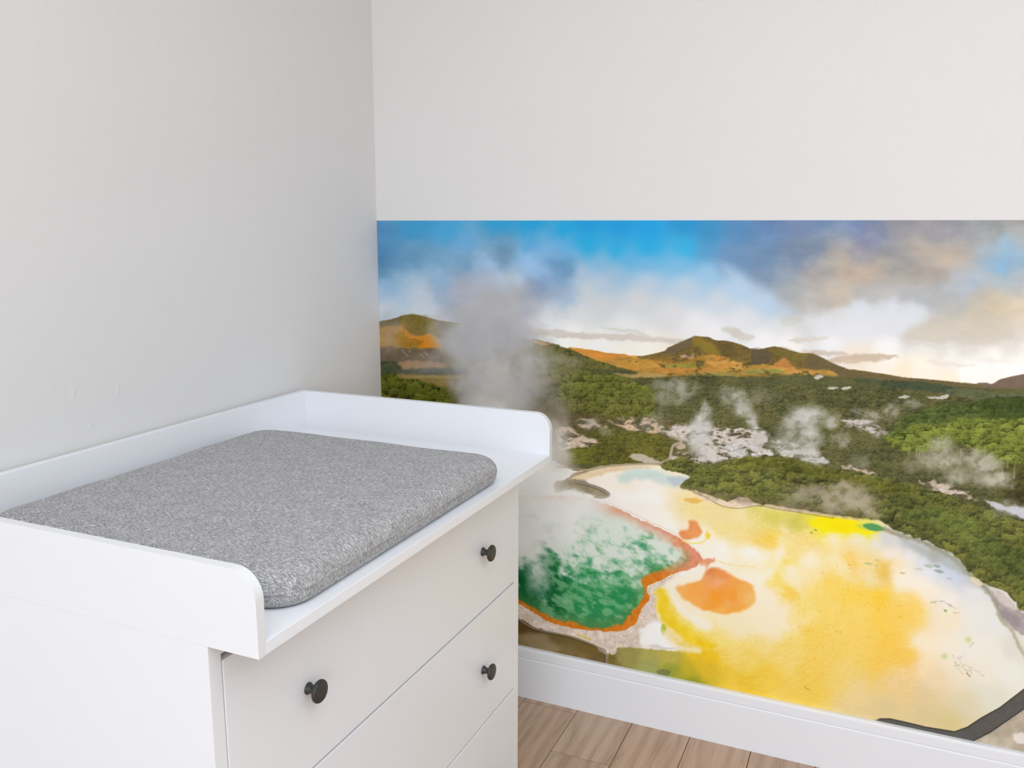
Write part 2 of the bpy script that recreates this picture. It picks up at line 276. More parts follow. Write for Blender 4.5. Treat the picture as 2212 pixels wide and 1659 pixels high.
    c.fill([(965, 825), (1005, 820), (1010, 880), (985, 885), (970, 850)], (118, 108, 84), 12, 6, 14, 22, .6)
    # second ridge, right of the plume
    c.forest([(1145, 736), (1175, 738), (1200, 744), (1240, 757), (1262, 768), (1300, 782), (1345, 795), (1374, 804), (1368, 812), (1300, 816), (1200, 820), (1130, 800)], (62, 64, 36), (94, 92, 46), (122, 114, 56), 8, 1.5, 2, 6, 41, squash=1.7, patch=.2)
    c.fill([(1150, 735), (1168, 737), (1186, 744), (1176, 746), (1158, 742)], (208, 140, 82), 2, 1, 8, 23, .9)
    c.fill([(1250, 800), (1300, 797), (1372, 802), (1365, 813), (1290, 816)], (70, 74, 54), 4, 2, 10, 24, .7)
    c.fill([(1325, 806), (1360, 809), (1400, 806), (1440, 810), (1430, 818), (1360, 818)], (176, 150, 96), 2, 2, 8, 25, .8, var=(14, 12, 10), vs=5)
    # ---- broad forest
    c.forest([(1180, 830), (1400, 816), (1500, 811), (1640, 814), (1740, 810), (1850, 818), (1980, 825), (2100, 838), (2300, 840), (2900, 845), (2900, 1010), (2212, 1010), (1900, 1020), (1700, 1000), (1400, 1000), (1180, 980)], (50, 54, 34), (86, 86, 52), (116, 112, 70), 10, 3, 3, 9, 43, squash=.6, patch=.4)
    c.fill([(1600, 812), (1800, 812), (1900, 822), (2050, 832), (2212, 842), (2212, 860), (2050, 850), (1800, 835), (1600, 828)], (96, 96, 62), 6, 4, 14, 26, .55, var=(12, 12, 9), vs=8, vstretch=2.5)
    c.forest([(1904, 828), (1940, 824), (2000, 826), (2060, 838), (2050, 848), (1980, 842), (1910, 836)], (46, 58, 46), (64, 76, 58), (76, 88, 64), 6, 2, 2, 6, 45, op=.9, squash=1.3)
    c.forest([(1845, 818), (1880, 818), (1910, 824), (1900, 830), (1850, 826)], (56, 66, 50), (74, 84, 60), (84, 92, 66), 6, 2, 2, 6, 46, op=.8, squash=1.3)
    c.forest([(2050, 840), (2120, 842), (2212, 852), (2900, 860), (2900, 885), (2212, 880), (2100, 862), (2050, 850)], (76, 84, 60), (96, 104, 74), (112, 116, 84), 8, 3, 2, 8, 47, op=.85, squash=1.3)
    for P in ([(1758, 815), (1770, 809), (1778, 813), (1766, 820)], [(1788, 838), (1800, 835), (1812, 838), (1796, 841)], [(1815, 839), (1830, 834), (1840, 837), (1825, 842)], [(1940, 858), (1955, 854), (1965, 858), (1950, 861)], [(2004, 858), (2030, 856), (2048, 852), (2044, 861), (2015, 861)]):
        c.fill(P, (214, 208, 200), 1.6, 2, 5, 9, .85)
    # left-centre pines
    c.forest([(1228, 806), (1260, 802), (1300, 806), (1345, 812), (1370, 825), (1410, 842), (1416, 880), (1395, 915), (1330, 915), (1270, 920), (1225, 910), (1200, 860)], (48, 48, 24), (96, 98, 42), (136, 138, 66), 13, 4, 4, 9, 49, patch=.12, squash=1.25)
    for k_ in range(34):
        uu = 1232 + (k_ * 53.7) % 170; vv = 858 + (k_ * 31.1) % 22
        c.line([(uu, vv), (uu + 1, vv + 18 + k_ % 12)], 1.2, (124, 112, 72), .8, .6, smooth=False)
    c.forest([(1195, 900), (1260, 890), (1340, 902), (1420, 900), (1480, 915), (1440, 935), (1360, 925), (1290, 930), (1200, 940)], (66, 60, 38), (96, 88, 52), (118, 110, 62), 9, 4, 4, 10, 51)
    c.fill([(1120, 830), (1200, 860), (1235, 900), (1220, 940), (1180, 930), (1120, 880)], (110, 98, 76), 14, 8, 20, 52, .75, var=(12, 12, 10), vs=14)
    # ---- pale sinter ground in the middle distance
    def sinter(P, col, seed, thr=.42, dk=(98, 92, 66), op=1., sc=12):
        idx, m, d = c.poly(P, 4, 9, 16, seed)
        x_, y_ = c.U[idx], c.V[idx]
        n_ = fbm(x_ * .6, y_ * 1.5, sc, 5, seed + 3, .6)
        k1 = sstep(thr - .04, thr + .13, n_)
        cc = np.asarray(dk, np.float32) * (1 - k1)[:, None] + np.asarray(col, np.float32) * k1[:, None]
        cc = cc + ((fbm(x_, y_ * 1.3, 5, 3, seed + 9, .6) - .5) * 70)[:, None]
        c.mix(idx, m * op, cc)
    sinter([(1202, 930), (1230, 925), (1270, 945), (1312, 958), (1300, 968), (1240, 970), (1205, 978)], (212, 190, 168), 53, .38)
    sinter([(1236, 906), (1260, 902), (1310, 918), (1300, 930), (1255, 925)], (196, 172, 148), 54, .4)
    sinter([(1312, 910), (1350, 905), (1380, 900), (1420, 908), (1430, 930), (1400, 938), (1350, 925)], (208, 182, 152), 55, .4)
    sinter([(1420, 920), (1460, 925), (1500, 912), (1540, 922), (1590, 925), (1640, 925), (1660, 940), (1650, 965), (1670, 985), (1640, 990), (1560, 1000), (1520, 990), (1500, 960), (1450, 945)], (208, 199, 190), 56, .36)
    sinter([(1555, 958), (1600, 955), (1660, 975), (1670, 985), (1640, 985), (1570, 980)], (206, 202, 200), 57, .33)
    sinter([(1440, 990), (1480, 975), (1520, 985), (1530, 1005), (1490, 1005)], (200, 186, 170), 58, .45)
    sinter([(1664, 955), (1700, 950), (1760, 975), (1790, 1005), (1740, 995), (1690, 985)], (196, 192, 186), 59, .46)
    sinter([(1815, 910), (1860, 905), (1910, 925), (1920, 945), (1870, 930)], (200, 192, 186), 60, .45)
    sinter([(1815, 1005), (1850, 1010), (1900, 1025), (1880, 1022), (1830, 1012)], (206, 186, 172), 61, .36)
    sinter([(1990, 1040), (2050, 1045), (2110, 1075), (2060, 1070), (2010, 1055)], (196, 180, 164), 62, .42)
    c.forest([(1270, 935), (1310, 925), (1350, 930), (1410, 935), (1440, 945), (1450, 965), (1445, 985), (1420, 995), (1360, 985), (1320, 970), (1290, 955)], (62, 58, 26), (94, 92, 42), (126, 124, 54), 9, 3, 5, 12, 63, squash=.6)
    c.forest([(1205, 980), (1240, 968), (1300, 962), (1360, 975), (1360, 985), (1390, 1000), (1340, 1002), (1280, 1003), (1240, 1000)], (58, 56, 28), (92, 88, 40), (124, 126, 48), 9, 3, 4, 12, 64, squash=.6)
    c.fill([(1358, 985), (1380, 980), (1410, 990), (1425, 1000), (1400, 1003), (1380, 996)], (206, 194, 176), 2, 3, 8, 65, .9, var=(14, 14, 14), vs=5)
    c.line([(1420, 1003), (1445, 992), (1450, 975), (1455, 962), (1472, 955), (1466, 945), (1464, 938)], 6, (186, 172, 152), 1.5, .9)
    c.fill([(1460, 965), (1475, 958), (1482, 966), (1470, 972)], (206, 182, 154), 2, 2, 6, 66, .9)
    # ---- right-hand woods
    c.forest([(1940, 905), (1960, 895), (2000, 880), (2060, 872), (2120, 868), (2150, 880), (2212, 895), (2900, 900), (2900, 1000), (1980, 960), (1930, 930)], (50, 58, 30), (80, 92, 46), (108, 118, 58), 15, 3, 4, 10, 67, squash=.7)
    c.forest([(2110, 868), (2140, 860), (2170, 856), (2212, 856), (2900, 850), (2900, 920), (2212, 912), (2160, 906), (2120, 895)], (44, 56, 26), (66, 78, 36), (84, 96, 46), 10, 3, 3, 8, 69, squash=1.8)
    c.forest([(1900, 960), (1940, 945), (2000, 940), (2100, 960), (2212, 960), (2900, 960), (2900, 1200), (2212, 1150), (2140, 1118), (2060, 1090), (1960, 1066), (1900, 1046), (1850, 1032), (1840, 1000)], (54, 54, 34), (82, 82, 50), (108, 106, 66), 13, 6, 5, 12, 71)
    sinter([(1815, 1005), (1850, 1010), (1900, 1025), (1880, 1026), (1830, 1014)], (206, 186, 172), 61, .36)
    sinter([(1985, 1040), (2050, 1047), (2115, 1078), (2060, 1074), (2010, 1058)], (200, 184, 170), 62, .40)
    BT = [(1918, 938), (1950, 930), (1985, 914), (2010, 918), (2050, 910), (2080, 904), (2115, 905), (2145, 908), (2175, 902), (2212, 905), (2600, 895), (2900, 900), (2900, 1100), (2212, 1040), (2190, 1020), (2140, 1000), (2110, 975), (2070, 958), (2040, 975), (2000, 975), (1960, 978), (1930, 968), (1912, 952)]
    c.forest(BT, (46, 52, 24), (100, 110, 46), (146, 156, 70), 20, 3, 5, 12, 73, squash=.75, patch=.2)
    c.forest([(2150, 1000), (2212, 1005), (2600, 1040), (2600, 1120), (2212, 1090), (2170, 1050)], (46, 42, 26), (74, 68, 40), (96, 98, 46), 14, 8, 5, 12, 75)
    for (uu, vv, h) in ((1981, 965, 24), (1987, 965, 24), (2076, 970, 32), (2165, 1010, 30), (2192, 1005, 28), (1964, 962, 20), (2178, 985, 26)):
        c.line([(uu, vv), (uu - 2, vv + h)], 2, (168, 160, 122), .8, .7, smooth=False)
    # pale flows at far right
    c.fill([(2125, 1078), (2150, 1084), (2175, 1096), (2212, 1098), (2400, 1120), (2400, 1160), (2212, 1118), (2180, 1108), (2150, 1098)], (206, 206, 216), 3, 6, 12, 76, .9, var=(16, 16, 14), vs=7)
    # ---- the big terrace
    T = [(1090, 990), (1160, 985), (1210, 1002), (1250, 1018), (1300, 1008), (1350, 1003), (1400, 1002), (1430, 1008), (1470, 1020), (1492, 1030), (1478, 1040), (1470, 1052), (1500, 1054), (1540, 1064), (1600, 1072), (1700, 1086), (1840, 1112), (1880, 1116), (1930, 1132), (1985, 1150), (2030, 1170), (2070, 1195), (2100, 1232), (2130, 1260), (2150, 1270), (2175, 1280), (2212, 1310), (2420, 1400), (2800, 1500), (2800, 2300), (700, 2300), (700, 990)]
    idx, m, d = c.poly(T, 1.6, 2.5, 12, 77)
    x, y = c.U[idx], c.V[idx]
    n1 = fbm(x * .9 + y * .4, y * 1.5 - x * .35, 46, 5, 79, .55) - .5
    n2 = fbm(x * .9 + y * .4, y * 1.5 - x * .35, 46, 5, 80, .55) - .5
    tc = c.field(_pts(TER), idx, x + n1 * 40, y + n2 * 24, 9, 2.0, 6, 2)
    # fine ripples along the flow around the orange pool
    ang = np.arctan2(y - 1290, (x - 1560) * .8); rad = np.hypot(y - 1290, (x - 1560) * .8)
    rip = fbm(rad * 1.0 + 5 * n1, ang * 46, 5, 3, 81) - .5
    yel = sstep(30, 110, tc[:, 0] - tc[:, 2])
    tc = tc + (rip * 12 * yel * sstep(60, 140, rad) * sstep(330, 200, rad) + (fbm(x * .5, y * 1.6, 4, 3, 82) - .5) * 14 * yel)[:, None] * np.array([.5, .8, 1.7], np.float32)
    spk = sstep(.80, .88, fbm(x * .6, y * 1.4, 4.5, 2, 83)) * sstep(.45, .7, fbm(x, y, 60, 2, 84)) * yel
    tc = tc - (spk * 40)[:, None] * np.array([.5, .7, 1.], np.float32)
    c.mix(idx, m, np.clip(tc, 0, 255))
    # upper edge of the terrace: pale bank, boardwalk and blue pond
    c.fill([(1240, 1020), (1290, 1008), (1350, 1004), (1420, 1005), (1400, 1012), (1340, 1018), (1290, 1028), (1248, 1040), (1236, 1032)], (236, 212, 172), 3, 4, 10, 85, .9, var=(12, 14, 18), vs=8, vstretch=2)
    c.line([(1225, 1035), (1260, 1020), (1310, 1008), (1370, 1003), (1430, 1002)], 4, (176, 158, 132), 1.2, .9)
    c.fill([(1334, 1030), (1360, 1015), (1400, 1012), (1425, 1018), (1460, 1028), (1488, 1034), (1472, 1044), (1462, 1052), (1440, 1050), (1410, 1038), (1370, 1036), (1345, 1044)], (206, 223, 219), 9, 4, 14, 86, .95, var=(10, 7, 8), vs=18, vstretch=2)
    c.fill([(1440, 1030), (1485, 1032), (1468, 1048), (1455, 1048)], (186, 196, 208), 4, 3, 9, 87, .7)
    c.fill([(1330, 1062), (1400, 1066), (1440, 1078), (1400, 1090), (1340, 1080)], (253, 250, 248), 14, 6, 20, 88, .7)
    c.line([(1470, 1052), (1500, 1062), (1530, 1074), (1560, 1088), (1600, 1096), (1640, 1092), (1680, 1098), (1740, 1106)], 2.2, (140, 132, 70), 1, .8)
    c.fill([(1478, 1078), (1496, 1075), (1518, 1080), (1508, 1086), (1486, 1086)], (236, 188, 90), 3, 3, 8, 89, .85)
    c.fill([(1512, 1072), (1545, 1078), (1580, 1082), (1590, 1074), (1612, 1075), (1624, 1088), (1600, 1094), (1560, 1092), (1530, 1084)], (240, 218, 194), 2, 2.5, 8, 90, .95, var=(10, 12, 14), vs=6)
    c.fill([(1648, 1090), (1700, 1096), (1760, 1104), (1800, 1106), (1790, 1110), (1720, 1106), (1660, 1098)], (226, 204, 170), 1.5, 2, 8, 91, .9)
    # bright yellow and the little green pond
    c.fill([(1745, 1132), (1770, 1118), (1800, 1120), (1840, 1124), (1860, 1134), (1880, 1146), (1896, 1150), (1870, 1154), (1820, 1150), (1775, 1146)], (250, 232, 14), 4, 4, 16, 92, .9, var=(4, 8, 12), vs=20)
    c.fill([(1850, 1134), (1880, 1129), (1905, 1136), (1912, 1146), (1890, 1148), (1864, 1143)], (196, 208, 96), 3, 1, 10, 93, .8)
    c.fill([(1864, 1134), (1884, 1131), (1902, 1137), (1910, 1145), (1892, 1147), (1872, 1142)], (84, 152, 92), 2, .8, 10, 94, .95)
    c.fill([(1912, 1146), (1922, 1145), (1926, 1150), (1916, 1150)], (226, 226, 200), 1, 1, 6, 95, .9)
    # shoreline at right: olive edge, grey mud, pale banks
    c.line([(1910, 1143), (1950, 1158), (1985, 1168), (2010, 1180), (2040, 1196), (2064, 1210), (2090, 1238), (2120, 1262), (2140, 1285), (2155, 1310)], 9, (146, 140, 112), 4, .75, 3)
    c.fill([(1935, 1155), (1990, 1180), (2050, 1200), (2095, 1235), (2075, 1240), (2020, 1212), (1970, 1185)], (170, 176, 170), 7, 4, 16, 96, .55)
    c.fill([(2095, 1246), (2112, 1250), (2124, 1262), (2112, 1266), (2100, 1258)], (226, 212, 184), 2, 2, 8, 97, .95)
    c.fill([(2140, 1276), (2165, 1285), (2190, 1305), (2212, 1325), (2420, 1390), (2420, 1440), (2212, 1372), (2180, 1345), (2160, 1330), (2150, 1305)], (168, 158, 158), 4, 4, 12, 98, .95, var=(14, 14, 14), vs=10)
    c.fill([(2142, 1275), (2165, 1284), (2188, 1305), (2192, 1318), (2165, 1305)], (214, 202, 194), 3, 4, 8, 99, .9, var=(14, 14, 14), vs=5)
    c.fill([(2156, 1318), (2180, 1322), (2205, 1335), (2200, 1358), (2180, 1350), (2162, 1335)], (150, 140, 142), 5, 4, 14, 100, .7)
    c.line([(2152, 1305), (2160, 1335), (2185, 1362), (2202, 1395), (2222, 1430)], 7, (158, 150, 116), 4, .65, 3)
    # ---- forest ridge in front
    R = [(1428, 1004), (1455, 990), (1480, 987), (1500, 1000), (1545, 1004), (1590, 990), (1640, 985), (1690, 987), (1730, 994), (1790, 1008), (1840, 1018), (1900, 1028), (1960, 1042), (2030, 1062), (2090, 1085), (2140, 1100), (2180, 1118), (2212, 1128), (2500, 1200), (2700, 1300), (2700, 1420), (2420, 1385), (2300, 1350), (2212, 1322), (2195, 1306), (2182, 1282), (2160, 1272), (2130, 1262), (2112, 1250), (2092, 1232), (2066, 1202), (2040, 1190), (2010, 1172), (1980, 1162), (1940, 1148), (1905, 1128), (1870, 1122), (1800, 1112), (1750, 1104), (1690, 1094), (1640, 1088), (1612, 1074), (1580, 1084), (1540, 1074), (1500, 1058), (1468, 1050), (1480, 1038), (1492, 1030), (1470, 1020), (1440, 1014)]
    c.forest(R, (46, 46, 26), (90, 92, 48), (138, 140, 68), 23, 2, 5, 13, 101, squash=.62, patch=.22)
    c.fill([(1498, 1061), (1535, 1071), (1570, 1084), (1592, 1074), (1612, 1076), (1626, 1085), (1645, 1089), (1635, 1093), (1600, 1098), (1565, 1095), (1535, 1085), (1508, 1070)], (238, 216, 192), 2, 2.5, 7, 170, .95, var=(10, 12, 14), vs=6)
    c.fill([(1650, 1090), (1700, 1096), (1760, 1106), (1830, 1117), (1870, 1123), (1830, 1122), (1760, 1111), (1690, 1100)], (224, 202, 172), 1.5, 2, 7, 171, .85)
    c.line([(1500, 1064), (1530, 1077), (1562, 1094), (1600, 1098), (1640, 1092), (1680, 1100), (1740, 1110), (1800, 1119)], 1.8, (138, 130, 66), .8, .7, 1)
    # drier purple-grey fringe and lit crowns
    c.fill([(1470, 1048), (1540, 1062), (1620, 1072), (1700, 1086), (1800, 1100), (1880, 1116), (1840, 1118), (1740, 1104), (1640, 1088), (1540, 1076)], (112, 98, 80), 8, 7, 12, 103, .55, var=(22, 20, 18), vs=6)
    c.forest([(1600, 992), (1690, 990), (1760, 1008), (1820, 1024), (1900, 1040), (1980, 1064), (1940, 1070), (1860, 1050), (1760, 1030), (1660, 1012), (1600, 1010)], (56, 56, 22), (98, 98, 40), (134, 136, 54), 16, 8, 8, 16, 105, op=.75, squash=.6)
    c.forest([(1930, 1070), (2000, 1090), (2080, 1110), (2160, 1160), (2212, 1190), (2400, 1250), (2400, 1330), (2200, 1270), (2100, 1190), (2020, 1140), (1950, 1110)], (46, 54, 28), (86, 98, 48), (132, 146, 68), 22, 12, 8, 16, 107, op=.7, squash=.65)
    # ---- hot spring at left
    OUT = [(760, 1130), (900, 1090), (1120, 1070), (1240, 1072), (1290, 1084), (1330, 1096), (1370, 1115), (1410, 1134), (1450, 1152), (1476, 1168), (1500, 1186), (1516, 1204), (1518, 1212), (1500, 1226), (1480, 1234), (1450, 1240), (1430, 1252), (1402, 1264), (1397, 1274), (1403, 1292), (1390, 1312), (1380, 1330), (1374, 1345), (1355, 1358), (1325, 1364), (1290, 1363), (1240, 1356), (1200, 1348), (1165, 1332), (1140, 1316), (1112, 1300), (1000, 1262), (860, 1240), (760, 1200)]
    SIN = [(740, 1200), (860, 1238), (1000, 1262), (1118, 1302), (1150, 1322), (1190, 1346), (1240, 1360), (1300, 1368), (1345, 1366), (1376, 1348), (1390, 1316), (1404, 1292), (1398, 1270), (1420, 1258), (1450, 1242), (1490, 1230), (1515, 1212), (1526, 1226), (1505, 1240), (1470, 1250), (1440, 1262), (1424, 1275), (1420, 1300), (1418, 1330), (1432, 1352), (1440, 1380), (1468, 1396), (1476, 1404), (1430, 1404), (1340, 1398), (1330, 1410), (1306, 1412), (1280, 1392), (1230, 1372), (1190, 1366), (1150, 1352), (1118, 1334), (1000, 1290), (860, 1262), (740, 1230)]
    # ground below the spring
    c.fill([(700, 1280), (1000, 1290), (1116, 1332), (1160, 1356), (1230, 1374), (1290, 1394), (1308, 1408), (1312, 1440), (1312, 1700), (700, 1700)], (124, 104, 62), 2, 2, 9, 109, 1, var=(30, 28, 22), vs=26, vstretch=1.6)
    c.fill([(1110, 1335), (1170, 1360), (1150, 1375), (1110, 1362)], (84, 60, 24), 8, 6, 14, 110, .7)
    c.fill([(1130, 1370), (1180, 1375), (1210, 1400), (1180, 1410), (1140, 1395)], (160, 140, 108), 8, 8, 18, 111, .7)
    c.fill([(1230, 1385), (1280, 1396), (1300, 1415), (1260, 1410)], (112, 92, 38), 8, 6, 14, 112, .6)
    i2, m2, d2 = c.poly([(1312, 1408), (1340, 1396), (1420, 1400), (1480, 1405), (1540, 1405), (1560, 1420), (1600, 1500), (1600, 1700), (1312, 1700)], 6, 4, 14, 113)
    GR = _pts("1330 1400 160 146 90;1318 1420 120 104 54;1320 1440 124 110 54;1350 1420 160 150 84;1400 1410 178 172 92;1400 1440 166 166 98;1450 1420 194 180 84;1450 1450 156 162 58;1500 1415 240 200 44;1490 1440 200 180 50;1540 1420 244 200 40;1530 1450 226 190 50;1500 1480 150 156 40;1580 1460 244 206 70;1600 1520 238 205 100;1400 1500 140 130 50;1560 1408 250 222 120")
    xx, yy = c.U[i2], c.V[i2]
    c.mix(i2, m2, c.field(GR, i2, xx + (fbm(xx, yy, 30, 4, 114) - .5) * 26, yy + (fbm(xx, yy, 30, 4, 115) - .5) * 20, 8, 2.0) + ((fbm(xx, yy, 3.5, 2, 116) - .5) * 12)[:, None])
    c.fill([(1418, 1450), (1430, 1446), (1448, 1448), (1444, 1458), (1424, 1458)], (116, 122, 78), 2, 2, 6, 117, .8)
    # white sinter rim
    i3, m3, d3 = c.poly(SIN, 1.2, 3.5, 9, 119)
    do = c.sd(smooth_poly(OUT), i3, c.U[i3], c.V[i3])
    m3 = np.maximum(m3, sstep(7, 5, do) * sstep(1460, 1420, c.U[i3]) * sstep(1255, 1275, c.V[i3]))
    xx, yy = c.U[i3], c.V[i3]
    g = .5 * fbm(xx, yy, 3, 3, 120) + .5 * fbm(xx, yy, 11, 3, 124) - .5
    rim = np.array([224, 208, 194], np.float32) + (g * 96)[:, None] * np.array([.8, .9, 1.], np.float32)
    wht = sstep(1385, 1425, xx + (fbm(xx, yy, 14, 3, 121) - .5) * 30) * sstep(1330, 1352, yy)
    wht = np.maximum(wht, sstep(1450, 1480, xx) * sstep(1260, 1240, yy) * .9)
    rim = rim * (1 - wht)[:, None] + np.array([252, 249, 248], np.float32) * wht[:, None]
    c.mix(i3, m3, np.clip(rim, 60, 255))
    c.fill([(1392, 1352), (1418, 1346), (1432, 1360), (1440, 1382), (1464, 1396), (1440, 1402), (1390, 1396), (1384, 1372)], (252, 250, 250), 5, 5, 10, 122, .95)
    c.fill([(1396, 1395), (1420, 1392), (1436, 1398), (1470, 1398), (1468, 1404), (1420, 1402)], (216, 206, 198), 2, 2, 6, 123, .7)
    # orange margin and green water
    i4, m4, d4 = c.poly(OUT, 1, 3, 9, 125)
    xx, yy = c.U[i4], c.V[i4]
    pk = sstep(1400, 1500, xx) * sstep(1275, 1225, yy)
    pk = np.maximum(pk, sstep(1220, 1150, yy))
    og = np.array([216, 126, 34], np.float32) * (1 - pk)[:, None] + np.array([226, 148, 116], np.float32) * pk[:, None]
    og = og + ((fbm(xx, yy, 7, 3, 126) - .5) * 30)[:, None]
    # green inside
    GRN = [(780, 1136), (900, 1102), (1120, 1082), (1240, 1084), (1290, 1096), (1340, 1112), (1390, 1134), (1430, 1156), (1456, 1174), (1474, 1190), (1480, 1204), (1464, 1222), (1420, 1236), (1394, 1246), (1386, 1262), (1392, 1280), (1388, 1298), (1366, 1318), (1364, 1330), (1340, 1348), (1300, 1356), (1255, 1349), (1200, 1337), (1165, 1320), (1140, 1306), (1112, 1290), (1000, 1250), (870, 1228), (780, 1196)]
    dg = c.sd(smooth_poly(GRN), i4, xx + (fbm(xx, yy, 14, 3, 127) - .5) * 12, yy + (fbm(xx, yy, 14, 3, 128) - .5) * 12)
    softw = 2.5 + 17 * pk
    gm = sstep(softw, -softw, dg)
    gcol = np.array([44, 142, 84], np.float32) * np.ones((xx.size, 1), np.float32)
    k = sstep(1260, 1180, xx)[:, None]; gcol = gcol * (1 - k) + np.array([8, 92, 44], np.float32) * k
    k = sstep(1310, 1350, yy)[:, None]; gcol = gcol * (1 - k * .8) + np.array([60, 134, 84], np.float32) * k * .8
    k = sstep(30, 2, -dg)[:, None] * .5; gcol = gcol * (1 - k) + np.array([96, 140, 74], np.float32) * k
    # low steam lying on the water
    pa = xx * .87 + yy * .5; pb = -xx * .5 + yy * .87
    a1 = .62 * fbm(pa / 1.5, pb, 26, 4, 129, .55) + .38 * fbm(pa / 1.7, pb, 9, 3, 131, .55)
    cover = sstep(1275, 1140, yy + (xx - 1300) * .03 + (fbm(xx, yy, 60, 3, 130) - .5) * 60)
    th = .70 - .44 * cover
    st = sstep(th - .19, th + .20, a1) * .95
    st = np.maximum(st, .66 * sstep(34, 4, np.abs(xx - 1172 + (1300 - yy) * .10 + (a1 - .5) * 70)) * sstep(1330, 1230, yy) * sstep(.25, .6, a1))
    st = np.maximum(st, .75 * sstep(40, 0, np.hypot((xx - 1400) * .5, yy - 1170)) * sstep(.3, .55, a1))
    lw = .62 * sstep(.36, .66, fbm(pa / 1.8, pb, 10, 4, 133)) * sstep(1358, 1320, yy) * sstep(1120, 1200, xx)
    gcol = gcol * (1 - lw)[:, None] + np.array([146, 196, 146], np.float32) * lw[:, None]
    gcol = gcol * (1 - st)[:, None] + np.array([228, 234, 226], np.float32) * st[:, None]
    c.mix(i4, m4, og * (1 - gm)[:, None] + gcol * gm[:, None])
    c.line([(1270, 1078), (1310, 1086), (1360, 1106), (1410, 1130), (1450, 1148), (1480, 1166), (1505, 1188), (1518, 1206)], 1.6, (206, 160, 140), 1, .4, 2)
    # small orange pools and threads of overflow
    c.fill([(1468, 1150), (1485, 1140), (1486, 1126), (1498, 1122), (1510, 1132), (1514, 1148), (1506, 1162), (1488, 1166), (1474, 1162)], (238, 152, 88), 4, 5, 14, 133, .95, var=(6, 12, 14), vs=12)
    c.line([(1474, 1168), (1492, 1173), (1516, 1172), (1528, 1160), (1528, 1145)], 3.5, (250, 226, 120), 2, .8)
    c.fill([(1524, 1150), (1534, 1152), (1532, 1164), (1524, 1162)], (246, 212, 60), 2, 3, 6, 134, .8)
    c.fill([(1508, 1208), (1524, 1206), (1540, 1206), (1546, 1212), (1534, 1218), (1528, 1230), (1514, 1222)], (232, 152, 108), 3, 5, 8, 135, .9)
    c.line([(1545, 1210), (1565, 1216), (1590, 1222), (1630, 1226)], 2.2, (246, 216, 120), 1.5, .6, 3)
    # cream ring, yellow crescent, the orange pool
    c.line([(1520, 1232), (1490, 1246), (1460, 1256), (1446, 1275), (1456, 1305), (1490, 1334), (1530, 1352)], 22, (252, 244, 226), 8, .9, 4, 14)
    c.fill([(1418, 1274), (1432, 1270), (1440, 1290), (1460, 1322), (1492, 1352), (1524, 1376), (1546, 1394), (1530, 1404), (1500, 1396), (1466, 1374), (1440, 1352), (1424, 1332), (1418, 1300)], (246, 209, 34), 7, 7, 16, 137, .92, var=(6, 14, 26), vs=14)
    c.fill([(1440, 1275), (1450, 1300), (1480, 1336), (1530, 1368), (1600, 1392), (1540, 1390), (1480, 1356), (1446, 1318)], (250, 228, 120), 8, 5, 14, 138, .75, var=(6, 14, 30), vs=8)
    c.fill([(1430, 1348), (1438, 1352), (1436, 1372), (1428, 1366)], (176, 196, 50), 2, 2, 6, 139, .8)
    c.line([(1437, 1370), (1450, 1388), (1475, 1402), (1510, 1404)], 12, (250, 238, 206), 6, .8, 3)
    i5, m5, d5 = c.poly([(1462, 1268), (1480, 1262), (1512, 1252), (1526, 1232), (1540, 1226), (1565, 1234), (1598, 1250), (1620, 1262), (1632, 1282), (1630, 1302), (1602, 1320), (1562, 1327), (1522, 1318), (1492, 1302), (1470, 1286)], 5, 4, 16, 141)
    xx, yy = c.U[i5], c.V[i5]
    OP = _pts("1478 1266 250 184 104;1500 1272 250 172 84;1520 1245 245 170 108;1535 1235 226 140 80;1550 1260 246 176 120;1560 1240 240 152 84;1590 1258 246 168 84;1560 1280 246 162 70;1520 1280 248 168 84;1545 1292 250 160 46;1580 1290 248 160 56;1610 1280 246 178 90;1622 1292 245 194 112;1500 1300 249 178 90;1540 1310 247 166 66;1580 1316 248 172 72;1575 1302 246 176 104;1555 1322 249 184 90")
    c.mix(i5, m5, c.field(OP, i5, xx + (fbm(xx, yy, 22, 4, 142) - .5) * 26, yy + (fbm(xx, yy, 22, 4, 143) - .5) * 16, 7, 2.0))
    # boardwalk by the spring
    c.line([(1112, 1332), (1150, 1356), (1190, 1366), (1230, 1374), (1270, 1388), (1296, 1400), (1308, 1408), (1310, 1436)], 3.2, (142, 128, 112), 1, .95)
    c.line([(1112, 1336), (1150, 1360), (1190, 1370), (1230, 1378), (1270, 1392), (1296, 1404), (1305, 1412), (1306, 1440)], 2.2, (78, 64, 44), 1, .7)
    for k_ in range(5): c.fill([(1246 + k_ * 6, 1369 + k_ * 2.4), (1252 + k_ * 6, 1370 + k_ * 2.4), (1250 + k_ * 6, 1375 + k_ * 2.4)], (222, 198, 40), 1, 1.5, 4, k_, .7)
    c.fill([(1236, 1368), (1242, 1369), (1241, 1372), (1236, 1371)], (246, 244, 240), .8, 0, op=.9)
    # boardwalks at upper left of the terrace
    c.fill([(1200, 1040), (1240, 1035), (1290, 1050), (1312, 1062), (1316, 1070), (1300, 1074), (1270, 1068), (1230, 1060), (1200, 1062)], (142, 128, 98), 3, 4, 12, 145, .9, var=(16, 16, 14), vs=9)
    c.line([(1240, 1040), (1270, 1046), (1300, 1056), (1316, 1068), (1304, 1075), (1285, 1074)], 4.5, (150, 140, 122), 1.2, .95)
    c.line([(1240, 1043), (1270, 1050), (1298, 1060), (1312, 1070)], 1.6, (92, 82, 66), .8, .7)
    c.line([(1205, 1008), (1240, 1012), (1268, 1018), (1240, 1024), (1232, 1036), (1240, 1042)], 4, (162, 142, 112), 1.5, .85)
